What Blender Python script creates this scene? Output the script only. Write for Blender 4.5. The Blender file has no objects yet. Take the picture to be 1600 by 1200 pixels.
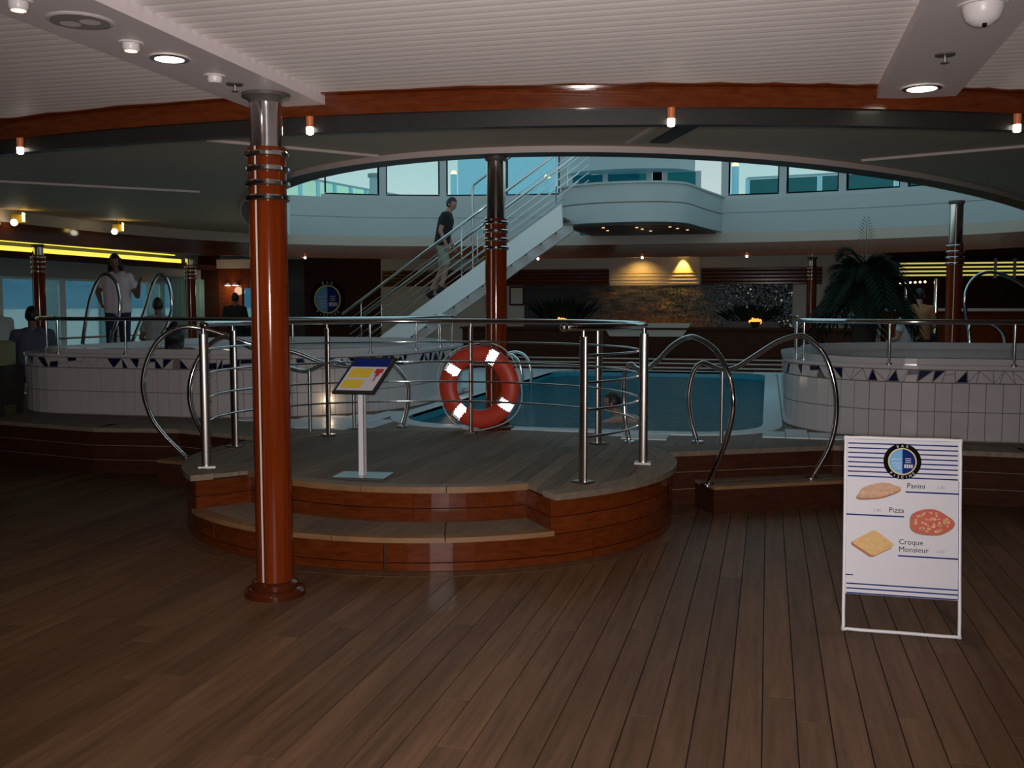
import bpy, bmesh, math, random
from mathutils import Vector, Matrix
R = math.radians
PI = math.pi
rnd = random.Random(7)
C = bpy.context.scene.collection
SC = bpy.context.scene

# ------------------------------------------------------------------ camera, sky, lights, exposure
YAW, PITCH = R(14.4), math.atan(122 / 1555)
cam_d = bpy.data.cameras.new('camera')
cam = bpy.data.objects.new('camera', cam_d); C.objects.link(cam)
cam.location = (0, 0, 1.6)
cam.rotation_euler = (PI / 2 - PITCH, 0, YAW)
cam_d.sensor_fit = 'HORIZONTAL'; cam_d.sensor_width = 36
cam_d.lens = 36 * 1555 / 1600
cam_d.clip_start = 0.02; cam_d.clip_end = 20000
SC.camera = cam

SKY = 0.63
w = bpy.data.worlds.new('dusk_sky'); SC.world = w; w.use_nodes = True
nt = w.node_tree; nt.nodes.clear()
n_out = nt.nodes.new('ShaderNodeOutputWorld'); n_bg = nt.nodes.new('ShaderNodeBackground')
n_tc = nt.nodes.new('ShaderNodeTexCoord'); n_sep = nt.nodes.new('ShaderNodeSeparateXYZ'); n_cr = nt.nodes.new('ShaderNodeValToRGB')
nt.links.new(n_tc.outputs['Generated'], n_sep.inputs[0]); nt.links.new(n_sep.outputs['Z'], n_cr.inputs[0])
n_cr.color_ramp.elements[0].position = 0.0; n_cr.color_ramp.elements[0].color = (1.16, 1.24, 1.14, 1)
n_cr.color_ramp.elements[1].position = 0.9; n_cr.color_ramp.elements[1].color = (0.38, 0.68, 0.80, 1)
e = n_cr.color_ramp.elements.new(0.22); e.color = (0.50, 0.80, 0.90, 1)
nt.links.new(n_cr.outputs[0], n_bg.inputs[0]); n_bg.inputs[1].default_value = SKY
nt.links.new(n_bg.outputs[0], n_out.inputs[0])

FWD = Vector((-math.sin(YAW) * math.cos(PITCH), math.cos(YAW) * math.cos(PITCH), -math.sin(PITCH)))
fl = bpy.data.lights.new('camera_flash', 'SPOT'); fl.energy = 760; fl.shadow_soft_size = 0.045
fl.spot_size = R(94); fl.spot_blend = 1.0; fl.color = (1.0, 0.93, 0.90)
flash = bpy.data.objects.new('camera_flash', fl); C.objects.link(flash)
flash.location = Vector((0, 0, 1.6)) - FWD * 0.06
flash.rotation_euler = cam.rotation_euler

SC.view_settings.view_transform = 'Standard'; SC.view_settings.look = 'None'
SC.view_settings.gamma = 1.0; SC.view_settings.use_curve_mapping = False
SC.view_settings.exposure = 0.0

# ------------------------------------------------------------------ materials
def mat(name, col, rough=0.5, metal=0.0, coat=0.0, var=0.0, vscale=6.0, bump=0.0, emit=None, estr=1.0, spec=0.5):
    m = bpy.data.materials.new(name); m.use_nodes = True
    t = m.node_tree; b = t.nodes['Principled BSDF']
    b.inputs['Base Color'].default_value = (*col, 1)
    b.inputs['Roughness'].default_value = rough; b.inputs['Metallic'].default_value = metal
    b.inputs['Coat Weight'].default_value = coat; b.inputs['Coat Roughness'].default_value = 0.08
    b.inputs['Specular IOR Level'].default_value = spec
    if var or bump:
        g = t.nodes.new('ShaderNodeNewGeometry'); n = t.nodes.new('ShaderNodeTexNoise')
        n.inputs['Scale'].default_value = vscale; n.inputs['Detail'].default_value = 4
        t.links.new(g.outputs['Position'], n.inputs['Vector'])
        if var:
            mx = t.nodes.new('ShaderNodeMix'); mx.data_type = 'RGBA'
            mx.inputs[6].default_value = (*[c * (1 - var) for c in col], 1)
            mx.inputs[7].default_value = (*[min(1, c * (1 + var)) for c in col], 1)
            t.links.new(n.outputs[0], mx.inputs[0]); t.links.new(mx.outputs[2], b.inputs['Base Color'])
        if bump:
            bp = t.nodes.new('ShaderNodeBump'); bp.inputs['Strength'].default_value = bump; bp.inputs['Distance'].default_value = 0.01
            t.links.new(n.outputs[0], bp.inputs['Height']); t.links.new(bp.outputs[0], b.inputs['Normal'])
    if emit:
        b.inputs['Emission Color'].default_value = (*emit, 1); b.inputs['Emission Strength'].default_value = estr
    return m

def wood(name, c1, c2, scale, rough=0.4, coat=0.0, pieces=0.0, spec=0.5):
    """grain along the axis with the smallest scale; pieces = tone change from one piece to the next"""
    m = bpy.data.materials.new(name); m.use_nodes = True
    t = m.node_tree; b = t.nodes['Principled BSDF']
    g = t.nodes.new('ShaderNodeNewGeometry'); mp = t.nodes.new('ShaderNodeMapping'); mp.inputs['Scale'].default_value = scale
    oi = t.nodes.new('ShaderNodeObjectInfo')
    n = t.nodes.new('ShaderNodeTexNoise'); n.inputs['Scale'].default_value = 1; n.inputs['Detail'].default_value = 6; n.inputs['Roughness'].default_value = 0.65
    add = t.nodes.new('ShaderNodeVectorMath'); add.operation = 'ADD'
    sc = t.nodes.new('ShaderNodeVectorMath'); sc.operation = 'SCALE'; sc.inputs[3].default_value = 9
    rr = t.nodes.new('ShaderNodeMath'); rr.operation = 'ADD'
    fr = t.nodes.new('ShaderNodeMath'); fr.operation = 'FRACT'
    t.links.new(oi.outputs['Random'], rr.inputs[0]); t.links.new(g.outputs['Random Per Island'], rr.inputs[1]); t.links.new(rr.outputs[0], fr.inputs[0])
    cmb = t.nodes.new('ShaderNodeCombineXYZ')
    for i in range(3): t.links.new(fr.outputs[0], cmb.inputs[i])
    t.links.new(cmb.outputs[0], sc.inputs[0])
    t.links.new(g.outputs['Position'], mp.inputs[0]); t.links.new(mp.outputs[0], add.inputs[0]); t.links.new(sc.outputs[0], add.inputs[1])
    t.links.new(add.outputs[0], n.inputs['Vector'])
    mx = t.nodes.new('ShaderNodeMix'); mx.data_type = 'RGBA'; mx.inputs[6].default_value = (*c1, 1); mx.inputs[7].default_value = (*c2, 1)
    cr = t.nodes.new('ShaderNodeMapRange'); cr.inputs[1].default_value = 0.3; cr.inputs[2].default_value = 0.7
    t.links.new(n.outputs[0], cr.inputs[0]); t.links.new(cr.outputs[0], mx.inputs[0])
    if pieces:
        mr = t.nodes.new('ShaderNodeMapRange'); mr.inputs[3].default_value = 1 - pieces; mr.inputs[4].default_value = 1 + pieces
        t.links.new(fr.outputs[0], mr.inputs[0])
        m2 = t.nodes.new('ShaderNodeVectorMath'); m2.operation = 'SCALE'
        t.links.new(mx.outputs[2], m2.inputs[0]); t.links.new(mr.outputs[0], m2.inputs[3]); t.links.new(m2.outputs[0], b.inputs['Base Color'])
    else:
        t.links.new(mx.outputs[2], b.inputs['Base Color'])
    b.inputs['Roughness'].default_value = rough; b.inputs['Coat Weight'].default_value = coat; b.inputs['Coat Roughness'].default_value = 0.1
    b.inputs['Specular IOR Level'].default_value = spec
    return m

def emis(name, col, s):
    m = bpy.data.materials.new(name); m.use_nodes = True; t = m.node_tree; t.nodes.clear()
    o = t.nodes.new('ShaderNodeOutputMaterial'); em = t.nodes.new('ShaderNodeEmission')
    em.inputs[0].default_value = (*col, 1); em.inputs[1].default_value = s; t.links.new(em.outputs[0], o.inputs[0]); return m

def glassy(name, tint, refl=0.08, rough=0.0, bump=0.0, cloud=None, cw=0.0):
    m = bpy.data.materials.new(name); m.use_nodes = True; t = m.node_tree; t.nodes.clear()
    o = t.nodes.new('ShaderNodeOutputMaterial'); tr = t.nodes.new('ShaderNodeBsdfTransparent'); gl = t.nodes.new('ShaderNodeBsdfGlossy')
    fz = t.nodes.new('ShaderNodeFresnel'); fz.inputs[0].default_value = 1.35; mx = t.nodes.new('ShaderNodeMixShader')
    tr.inputs[0].default_value = (*tint, 1); gl.inputs['Roughness'].default_value = rough
    mul = t.nodes.new('ShaderNodeMath'); mul.operation = 'MULTIPLY'; mul.inputs[1].default_value = refl
    t.links.new(fz.outputs[0], mul.inputs[0]); t.links.new(mul.outputs[0], mx.inputs[0])
    base = tr.outputs[0]
    if cloud:
        df = t.nodes.new('ShaderNodeBsdfDiffuse'); df.inputs[0].default_value = (*cloud, 1); m2 = t.nodes.new('ShaderNodeMixShader'); m2.inputs[0].default_value = cw
        t.links.new(tr.outputs[0], m2.inputs[1]); t.links.new(df.outputs[0], m2.inputs[2]); base = m2.outputs[0]
    t.links.new(base, mx.inputs[1]); t.links.new(gl.outputs[0], mx.inputs[2]); t.links.new(mx.outputs[0], o.inputs[0])
    if bump:
        g = t.nodes.new('ShaderNodeNewGeometry'); mp = t.nodes.new('ShaderNodeMapping'); mp.inputs['Scale'].default_value = (4.0, 9.0, 4.0)
        n = t.nodes.new('ShaderNodeTexNoise'); n.inputs['Scale'].default_value = 1.6; n.inputs['Detail'].default_value = 5
        bp = t.nodes.new('ShaderNodeBump'); bp.inputs['Strength'].default_value = bump; bp.inputs['Distance'].default_value = 0.05
        t.links.new(g.outputs['Position'], mp.inputs[0]); t.links.new(mp.outputs[0], n.inputs['Vector'])
        t.links.new(n.outputs[0], bp.inputs['Height']); t.links.new(bp.outputs[0], gl.inputs['Normal']); t.links.new(bp.outputs[0], fz.inputs['Normal'])
    return m

M = dict(
    teak=wood('teak_floor', (.088, .046, .025), (.165, .088, .050), (26, 1.6, 26), .5, 0, .20, .16),
    teak_grey=wood('teak_weathered', (.17, .13, .098), (.27, .215, .165), (26, 1.6, 26), .7, 0, .22, .15),
    nosing=wood('teak_nosing', (.20, .105, .045), (.28, .15, .066), (6, 6, 20), .5),
    caulk=mat('caulk', (.012, .010, .009), .7, var=.3),
    mahog=wood('mahogany', (.085, .015, .003), (.15, .032, .007), (9, 9, 40), .6, 1.0, .12, .0),
    mahog_base=wood('mahogany_base', (.05, .010, .004), (.08, .016, .005), (9, 9, 40), .5, .8, .0, .0),
    mahog_col=wood('mahogany_column', (.115, .016, .003), (.19, .030, .005), (40, 40, 1.5), .6, .75, .06, .0),
    mahog_dark=wood('mahogany_dark', (.035, .011, .006), (.07, .022, .010), (6, 6, 30), .6, .0, .1, .1),
    brownwall=mat('brown_wall', (.055, .032, .022), .55, var=.25),
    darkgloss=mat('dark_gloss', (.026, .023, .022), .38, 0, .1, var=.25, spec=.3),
    slat=mat('ceiling_white', (.88, .80, .78), .5, var=.03),
    beam=mat('beam_white', (.80, .71, .72), .5, var=.03),
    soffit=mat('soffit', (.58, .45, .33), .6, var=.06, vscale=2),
    rimw=mat('rim_cream', (.72, .60, .56), .5, var=.05),
    rimdark=mat('rim_dark', (.10, .085, .075), .5, var=.1),
    stringer=mat('stringer_white', (.88, .88, .88), .35, var=.03, vscale=2), bulwark=mat('bulwark_white', (.45, .515, .525), .45, var=.04, vscale=1.5),  # stringer white set lighter in colour for the stronger light there
    cream=mat('cream_wall', (.50, .43, .37), .55, var=.05, vscale=1.2),
    tanband=mat('tan_band', (.53, .45, .38), .55, var=.05, vscale=1.2),
    chrome=mat('chrome', (.78, .77, .78), .11, 1, var=.03),
    post_chrome=mat('post_chrome', (.50, .46, .43), .30, 1, var=.05),
    steel=mat('brushed_steel', (.50, .50, .50), .28, 1, var=.08),
    tile=mat('white_tile', (.54, .505, .51), .14, var=.04),
    tile2=mat('pale_deck_tile', (.62, .70, .74), .3, var=.05),
    grout=mat('grout', (.20, .17, .17), .8, var=.1),
    shard=mat('navy_tile', (.006, .010, .045), .15, var=.3),
    pooltile=mat('pool_tile', (.022, .26, .37), .4, var=.3, vscale=3),
    white=mat('white_paint', (.80, .79, .81), .4, var=.02),
    poster=mat('poster_white', (.64, .61, .66), .5, var=.01),
    blue=mat('print_blue', (.010, .022, .17), .8, var=.05, spec=.1),
    lblue=mat('print_sky_blue', (.11, .36, .65), .5, var=.05),
    black=mat('black_print', (.006, .006, .008), .9, var=.1, spec=.05),
    gold=mat('gold_print', (.70, .52, .16), .4, var=.05),
    grey=mat('grey_print', (.30, .29, .31), .6, var=.05),
    yellow=mat('yellow_print', (.80, .58, .02), .5, var=.05),
    pink=mat('pink_print', (.52, .055, .035), .5, var=.2, vscale=60),
    bread=mat('bread_print', (.58, .33, .20), .6, var=.45, vscale=60),
    toast=mat('toast_print', (.70, .42, .16), .6, var=.25, vscale=70),
    crust=mat('crust_print', (.36, .14, .05), .6, var=.3, vscale=60),
    ringred=mat('life_ring_orange_red', (.62, .055, .025), .45, var=.08),
    tape=mat('mirror_prism', (.97, .97, .97), 0.0, 1),
    tapeback=mat('tape_grey', (.6, .6, .62), .4, var=.05),
    rope=mat('rope_white', (.62, .58, .54), .8, var=.15, vscale=80),
    skin=mat('skin', (.36, .19, .13), .55, var=.08), skin_dark=mat('skin_tanned', (.20, .095, .06), .55, var=.08),
    hair=mat('dark_hair', (.012, .009, .008), .5, var=.4, vscale=60),
    eye=mat('eye', (.05, .04, .035), .2, var=.2), lip=mat('lip', (.25, .07, .06), .5, var=.1),
    tee_black=mat('black_cotton', (.010, .010, .012), .85, var=.2, vscale=30),
    khaki=mat('khaki_cotton', (.30, .29, .23), .85, var=.15, vscale=30),
    top_white=mat('white_cotton', (.66, .58, .62), .85, var=.08, vscale=30),
    jeans=mat('dark_denim', (.018, .024, .055), .85, var=.3, vscale=60),
    shirt_blue=mat('slate_shirt', (.075, .085, .13), .85, var=.12, vscale=30),
    shirt_pale=mat('pale_shirt', (.50, .52, .55), .85, var=.1, vscale=30),
    shirt_grey=mat('grey_shirt', (.30, .30, .31), .85, var=.1, vscale=30),
    orange=mat('orange_cotton', (.32, .13, .05), .85, var=.1, vscale=30),
    leafg=mat('palm_green', (.008, .016, .009), .8, spec=.1, var=.4, vscale=20),
    leafp=mat('palm_pale', (.16, .13, .075), .6, var=.3, vscale=20),
    trunk=mat('palm_trunk', (.03, .022, .016), .9, var=.4, vscale=25, bump=.6),
    pot=mat('dark_pot', (.035, .028, .024), .5, var=.2),
    olive=mat('olive_cushion', (.21, .22, .13), .9, var=.2, vscale=25),
    wicker=mat('dark_wicker', (.02, .017, .015), .8, var=.4, vscale=90, bump=.4),
    greenwall=mat('teal_curtain', (.22, .40, .38), .7, var=.1),
    mull=mat('mullion', (.62, .76, .76), .45, var=.06),
    headbar=mat('window_head_grey', (.30, .34, .34), .55, var=.06),
    hill=mat('hazy_hill', (.30, .52, .66), 1, var=.25, vscale=.004, spec=0),  # blue of the distance haze is put into the hill colour
    sea=mat('sea', (.95, .96, .86), .3, var=.04, vscale=.02, bump=0),
    deckup=mat('upper_deck_blue', (.56, .84, .96), .6, var=.05), paleglass=glassy('pale_green_windbreak', (.80, 1.0, .90), .2), tealglass=glassy('teal_windbreak', (.10, .33, .36), .25),
    glass=glassy('window_glass', (.86, .95, .97), .6), pane=glassy('upper_window_glass', (.90, 1.0, 1.0), .5),
    water=glassy('pool_water', (.55, .88, .92), 1.0, .06, .8, (.015, .21, .29), .36),
    flame=emis('lamp_flame', (1.0, .30, .05), 2.2), dimlamp=emis('lamp_dim', (1.0, .55, .3), 1.2),
    bulb=emis('lamp_white', (1.0, .93, .75), 9), bulb_warm=emis('lamp_warm', (1.0, .55, .25), 5), bulb_amber=emis('lamp_amber', (1.0, .70, .15), 6),
    cove=emis('cove_yellow', (1.0, .80, .10), 1.15), neon=emis('neon_yellow', (.80, .66, .14), .75),
    pinkbulb=emis('lamp_pink_white', (1.0, .86, .80), 3.0), yellowglobe=emis('globe_yellow', (1.0, .95, .35), 2.2),
    copper=mat('copper_glass', (.55, .16, .06), .3, .3, emit=(1, .30, .12), estr=.12),
    lampwhite=mat('gimbal_white', (.75, .70, .70), .35, var=.03), grille=mat('grille_grey', (.32, .29, .28), .6, var=.1),
    amberlamp=mat('amber_spot_body', (.62, .40, .05), .4, .2, var=.1),
)

# ------------------------------------------------------------------ geometry helpers
class MB:
    def __init__(s): s.v = []; s.f = []
    def add(s, vs, fs):
        b = len(s.v); s.v += [tuple(v) for v in vs]; s.f += [tuple(b + i for i in f) for f in fs]; return s
    def box(s, c, d, rz=0.0, ch=0.0):
        x, y, z = d[0] / 2, d[1] / 2, d[2] / 2; cs, sn = math.cos(rz), math.sin(rz)
        if ch:
            rings = [(-z, 1), (z - ch, 1), (z, 0)]
            vs = []
            for zz, full in rings:
                ex = x - (0 if full else ch); ey = y - (0 if full else ch)
                vs += [(-ex, -ey, zz), (ex, -ey, zz), (ex, ey, zz), (-ex, ey, zz)]
            fs = [(3, 2, 1, 0), (8, 9, 10, 11)]
            for k in (0, 4):
                for i in range(4): fs.append((k + i, k + (i + 1) % 4, k + 4 + (i + 1) % 4, k + 4 + i))
        else:
            vs = [(-x, -y, -z), (x, -y, -z), (x, y, -z), (-x, y, -z), (-x, -y, z), (x, -y, z), (x, y, z), (-x, y, z)]
            fs = [(3, 2, 1, 0), (4, 5, 6, 7), (0, 1, 5, 4), (1, 2, 6, 5), (2, 3, 7, 6), (3, 0, 4, 7)]
        vs = [(c[0] + a * cs - b * sn, c[1] + a * sn + b * cs, c[2] + q) for a, b, q in vs]
        return s.add(vs, fs)
    def prism(s, poly, z0, z1):
        n = len(poly); vs = [(p[0], p[1], z0) for p in poly] + [(p[0], p[1], z1) for p in poly]
        fs = [tuple(range(n))[::-1], tuple(range(n, 2 * n))] + [(i, (i + 1) % n, n + (i + 1) % n, n + i) for i in range(n)]
        return s.add(vs, fs)
    def lathe(s, prof, c=(0, 0, 0), n=28, cap=True):
        vs = []; fs = []
        for r, z in prof:
            for i in range(n):
                a = 2 * PI * i / n; vs.append((c[0] + r * math.cos(a), c[1] + r * math.sin(a), c[2] + z))
        for k in range(len(prof) - 1):
            for i in range(n): fs.append((k * n + i, k * n + (i + 1) % n, (k + 1) * n + (i + 1) % n, (k + 1) * n + i))
        if cap: fs += [tuple(range(n))[::-1], tuple((len(prof) - 1) * n + i for i in range(n))]
        return s.add(vs, fs)
    def tube(s, pts, r, n=10, closed=False):
        P = [Vector(p) for p in pts]; m = len(P); rr = r if isinstance(r, (list, tuple)) else [r] * m
        vs = []; fs = []; up = None
        for i in range(m):
            a = P[(i - 1) % m] if (closed or i > 0) else P[i]; b = P[(i + 1) % m] if (closed or i < m - 1) else P[i]
            t = (b - a).normalized() if (b - a).length > 1e-9 else Vector((0, 0, 1))
            if up is None: up = Vector((0, 0, 1)) if abs(t.z) < .9 else Vector((1, 0, 0))
            u = (up - t * up.dot(t))
            u = u.normalized() if u.length > 1e-6 else t.orthogonal().normalized()
            up = u; v = t.cross(u)
            for k in range(n):
                a2 = 2 * PI * k / n; vs.append(P[i] + u * (rr[i] * math.cos(a2)) + v * (rr[i] * math.sin(a2)))
        for i in range(m if closed else m - 1):
            j = (i + 1) % m
            for k in range(n): fs.append((i * n + k, i * n + (k + 1) % n, j * n + (k + 1) % n, j * n + k))
        if not closed: fs += [tuple(range(n))[::-1], tuple((m - 1) * n + k for k in range(n))]
        return s.add(vs, fs)
    def ball(s, c, r, n=12, m=8):
        rx, ry, rz = r if isinstance(r, (list, tuple)) else (r, r, r)
        vs = [(c[0], c[1], c[2] + rz)]; fs = []
        for j in range(1, m):
            t = PI * j / m
            for i in range(n):
                a = 2 * PI * i / n; vs.append((c[0] + rx * math.sin(t) * math.cos(a), c[1] + ry * math.sin(t) * math.sin(a), c[2] + rz * math.cos(t)))
        vs.append((c[0], c[1], c[2] - rz)); L = len(vs) - 1
        for i in range(n):
            fs.append((0, 1 + i, 1 + (i + 1) % n)); fs.append((L, 1 + (m - 2) * n + (i + 1) % n, 1 + (m - 2) * n + i))
        for j in range(m - 2):
            for i in range(n):
                a = 1 + j * n; fs.append((a + i, a + n + i, a + n + (i + 1) % n, a + (i + 1) % n))
        return s.add(vs, fs)
    def ribbon(s, a, b, closed=False):
        """quad strip between two equal polylines"""
        n = len(a); m = n if closed else n - 1
        return s.add(list(a) + list(b), [(i, (i + 1) % n, n + (i + 1) % n, n + i) for i in range(m)])
    def band(s, inner, outer, z0, z1, closed=False):
        """solid strip between two plan polylines"""
        A = [(p[0], p[1], z0) for p in inner]; B = [(p[0], p[1], z1) for p in inner]
        Cc = [(p[0], p[1], z1) for p in outer]; D = [(p[0], p[1], z0) for p in outer]
        s.ribbon(A, B, closed); s.ribbon(B, Cc, closed); s.ribbon(Cc, D, closed); s.ribbon(D, A, closed)
        if not closed:
            s.add([A[0], B[0], Cc[0], D[0]], [(0, 1, 2, 3)]); s.add([A[-1], B[-1], Cc[-1], D[-1]], [(3, 2, 1, 0)])
        return s

WORLD = {}          # world matrix of every thing (children are built in world coordinates and moved into its frame)
def mesh_from(name, mb, m, smooth, off=None):
    me = bpy.data.meshes.new(name)
    vs = mb.v if off is None else [(v[0] - off[0], v[1] - off[1], v[2] - off[2]) for v in mb.v]
    me.from_pydata(vs, [], mb.f); me.update()
    bm = bmesh.new(); bm.from_mesh(me); bmesh.ops.recalc_face_normals(bm, faces=bm.faces); bm.to_mesh(me); bm.free()
    if smooth:
        me.shade_smooth() if hasattr(me, 'shade_smooth') else None
        if smooth != 'all': me.set_sharp_from_angle(angle=R(40))
    me.materials.append(m); return me
def tag(o, label=None, cat=None, group=None, kind=None):
    if label: o['label'] = label
    if cat: o['category'] = cat
    if group: o['group'] = group
    if kind: o['kind'] = kind
    return o
def obj(name, mb, m, parent=None, smooth=False, label=None):
    if parent is None:
        xs = [v[0] for v in mb.v]; ys = [v[1] for v in mb.v]; zs = [v[2] for v in mb.v]
        off = Vector(((min(xs) + max(xs)) / 2, (min(ys) + max(ys)) / 2, min(zs)))
        o = bpy.data.objects.new(name, mesh_from(name, mb, m, smooth, off)); o.location = off
        WORLD[o.name] = off
    else:
        off = WORLD[parent.name]
        o = bpy.data.objects.new(name, mesh_from(name, mb, m, smooth, off)); o.parent = parent; WORLD[o.name] = off
    C.objects.link(o)
    if label: o['label'] = label
    return o
def thing(name, loc, label, cat, group=None, kind=None):
    o = bpy.data.objects.new(name, None); C.objects.link(o); o.location = loc; o.empty_display_size = .1
    WORLD[o.name] = Vector(loc); return tag(o, label, cat, group, kind)
def struct(name, mb, m, smooth=False, label=None):
    o = obj(name, mb, m, None, smooth); return tag(o, label, None, None, 'structure')
def piece(name, me, parent, loc, rz=0, scale=(1, 1, 1)):
    """one more piece that shares mesh data; loc in world"""
    o = bpy.data.objects.new(name, me); o.parent = parent; off = WORLD[parent.name]
    o.location = (loc[0] - off[0], loc[1] - off[1], loc[2] - off[2]); o.rotation_euler = (0, 0, rz); o.scale = scale
    C.objects.link(o); WORLD[o.name] = off; return o
def dup(root, loc, rz=0, label=None, group=None):
    r = root.copy(); C.objects.link(r); r.location = loc; r.rotation_euler = (0, 0, rz); WORLD[r.name] = Vector(loc)
    if label: r['label'] = label
    if group: r['group'] = group
    for ch in list(root.children):
        c = ch.copy(); C.objects.link(c); c.parent = r
        for g in list(ch.children):
            d = g.copy(); C.objects.link(d); d.parent = c
    return r
def smooth_path(pts, k=4, closed=False):
    P = [Vector(p) for p in pts]; n = len(P); out = []
    for i in range(n if closed else n - 1):
        p0 = P[(i - 1) % n] if closed or i else P[i]; p1 = P[i]; p2 = P[(i + 1) % n]; p3 = P[(i + 2) % n] if closed or i < n - 2 else P[(i + 1) % n]
        for j in range(k):
            t = j / k
            out.append(.5 * ((2 * p1) + (p2 - p0) * t + (2 * p0 - 5 * p1 + 4 * p2 - p3) * t * t + (3 * p1 - p0 - 3 * p2 + p3) * t ** 3))
    if not closed: out.append(P[-1])
    return out
def text_mesh(s, size, extrude=.0006):
    cu = bpy.data.curves.new('text', 'FONT'); cu.body = s; cu.size = size; cu.align_x = 'LEFT'; cu.extrude = extrude; cu.resolution_u = 2
    o = bpy.data.objects.new('text', cu); C.objects.link(o); bpy.context.view_layer.update()
    me = o.to_mesh(); vs = [tuple(v.co) for v in me.vertices]; fs = [tuple(p.vertices) for p in me.polygons]
    o.to_mesh_clear(); bpy.data.objects.remove(o); bpy.data.curves.remove(cu); return vs, fs

# ------------------------------------------------------------------ plan of the place (metres; +Y runs along the ship, camera at the origin)
DZ = 0.44                                   # raised pool deck
CX, CY = -2.7, 12.9                         # centre of the oval ceiling opening
def oval(a, b, n=240, nf=2.8, a0=0.0, a1=2 * PI):
    out = []
    for i in range(n):
        t = a0 + (a1 - a0) * i / n; c, s = math.cos(t), math.sin(t); ex = 2.0 if s < 0 else nf
        r = (abs(c) ** ex + abs(s) ** ex) ** (-1 / ex); out.append((CX + a * r * c, CY + b * r * s))
    return out
CZ = 2.785                                  # slatted ceiling
OUT = oval(8.5, 7.63); INN = oval(8.37, 7.50)

# sea, far shore ---------------------------------------------------------------
mb = MB(); mb.add([(-9000, -4000, -14), (-13.6, -4000, -14), (-13.6, 16000, -14), (-9000, 16000, -14)], [(0, 1, 2, 3)])
tag(obj('sea', mb, M['sea']), 'calm pale sea seen through the left windows', 'sea', kind='stuff')
mb = MB(); n = 100; base = []; top = []; back = []
for i in range(n + 1):
    t = i / n; x = -4200 + 500 * math.sin(t * 5); y = -1500 + 15500 * t
    h = 300 + 60 * math.sin(t * 9) + 35 * math.sin(t * 23 + 1)
    base.append((x, y, -14)); top.append((x - 500, y, h)); back.append((x - 1500, y, -14))
mb.ribbon(base, top); mb.ribbon(top, back)
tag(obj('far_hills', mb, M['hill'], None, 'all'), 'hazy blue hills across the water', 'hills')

# main floor -----------------------------------------------------------------------
mb = MB(); mb.box((-2.5, 10, -.07), (24, 29, .112))
floor = struct('floor', mb, M['caulk'])
unit = mesh_from('plank', MB().box((0, 0, -.007), (.1225, 1, .014)), M['teak'], False)
cand = []
x = -9.4
while x < 5.2:
    y = 2.3 - rnd.random() * 2.0
    while y < 9.4:
        L = rnd.uniform(1.8, 4.2); y1 = min(y + L, 9.5)
        if y1 - y > .3: cand.append((x, y, y1))
        y = y1
    x += .128
def key(c): return math.hypot(c[0] + .2 * max(c[1], 2), max((c[1] + c[2]) / 2, 2.5))
keep = [c for c in cand if c[2] > 2.5 and -.857 * max(c[2], 2.6) - .8 < c[0] < .36 * max(c[2], 2.6) + .8]
rest = [c for c in cand if c not in keep]
keep.sort(key=key); rest += keep[296:]; keep = keep[:296]
for (x, y0, y1) in keep: piece('plank', unit, floor, (x, (y0 + y1) / 2, 0), 0, (1, (y1 - y0 - .004), 1))
mb = MB()
for (x, y0, y1) in rest: mb.box((x, (y0 + y1) / 2, -.007), (.1225, y1 - y0 - .004, .014))
tag(obj('planking', mb, M['teak'], floor), kind='stuff')

# raised pool deck ------------------------------------------------------------------
def ell(c, a, b, t): return (c[0] + a * math.cos(t), c[1] + b * math.sin(t))
PC, PA, PB = (-2.5, 7.25), 1.85, 1.75       # round landing
t0, t1 = R(22.5), R(157.5)
arc = [ell(PC, PA, PB, t0 + (t1 - t0) * i / 24) for i in range(25)]
front_r = [(8.2, 9.6), (4.2, 8.75), (2.0, 8.56), (.54, 8.64)]
front_l = [(-5.35, 8.27), (-6.2, 8.15), (-7.5, 8.42), (-9.5, 8.95), (-13.2, 10.2)]
PX0, PX1, PY0, PY1, PR = -3.63, -.03, 9.15, 17.6, .75
def rrect(x0, x1, y0, y1, rs, n=8):
    out = []
    for (cx, cy, r, a) in ((x1 - rs[0], y0 + rs[0], rs[0], -90), (x1 - rs[1], y1 - rs[1], rs[1], 0), (x0 + rs[2], y1 - rs[2], rs[2], 90), (x0 + rs[3], y0 + rs[3], rs[3], 180)):
        for i in range(n + 1): t = R(a + 90 * i / n); out.append((cx + r * math.cos(t), cy + r * math.sin(t)))
    return out
POOL = rrect(PX0, PX1, PY0, PY1, (.75,) * 4)
def with_hole(outer, hole, z0, z1, mb, inner=True):
    """flat slab with a hole (triangulated)"""
    bm = bmesh.new(); ed = []
    for lp in (outer, hole):
        vs = [bm.verts.new((p[0], p[1], z1)) for p in lp]
        ed += [bm.edges.new((vs[i], vs[(i + 1) % len(vs)])) for i in range(len(vs))]
    bmesh.ops.triangle_fill(bm, use_beauty=True, edges=ed)
    bm.verts.index_update(); mb.add([v.co[:] for v in bm.verts], [[v.index for v in f.verts] for f in bm.faces]); bm.free()
    for lp in ((outer, hole) if inner else (outer,)):
        mb.ribbon([(p[0], p[1], z0) for p in lp], [(p[0], p[1], z1) for p in lp], True)
deck_out = front_r + arc + front_l + [(-13.2, 24.4), (8.2, 24.4)]
mb = MB(); with_hole(deck_out, POOL, .02, DZ, mb, False)
deck = struct('floor_pool_deck', mb, M['teak_grey'])
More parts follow.
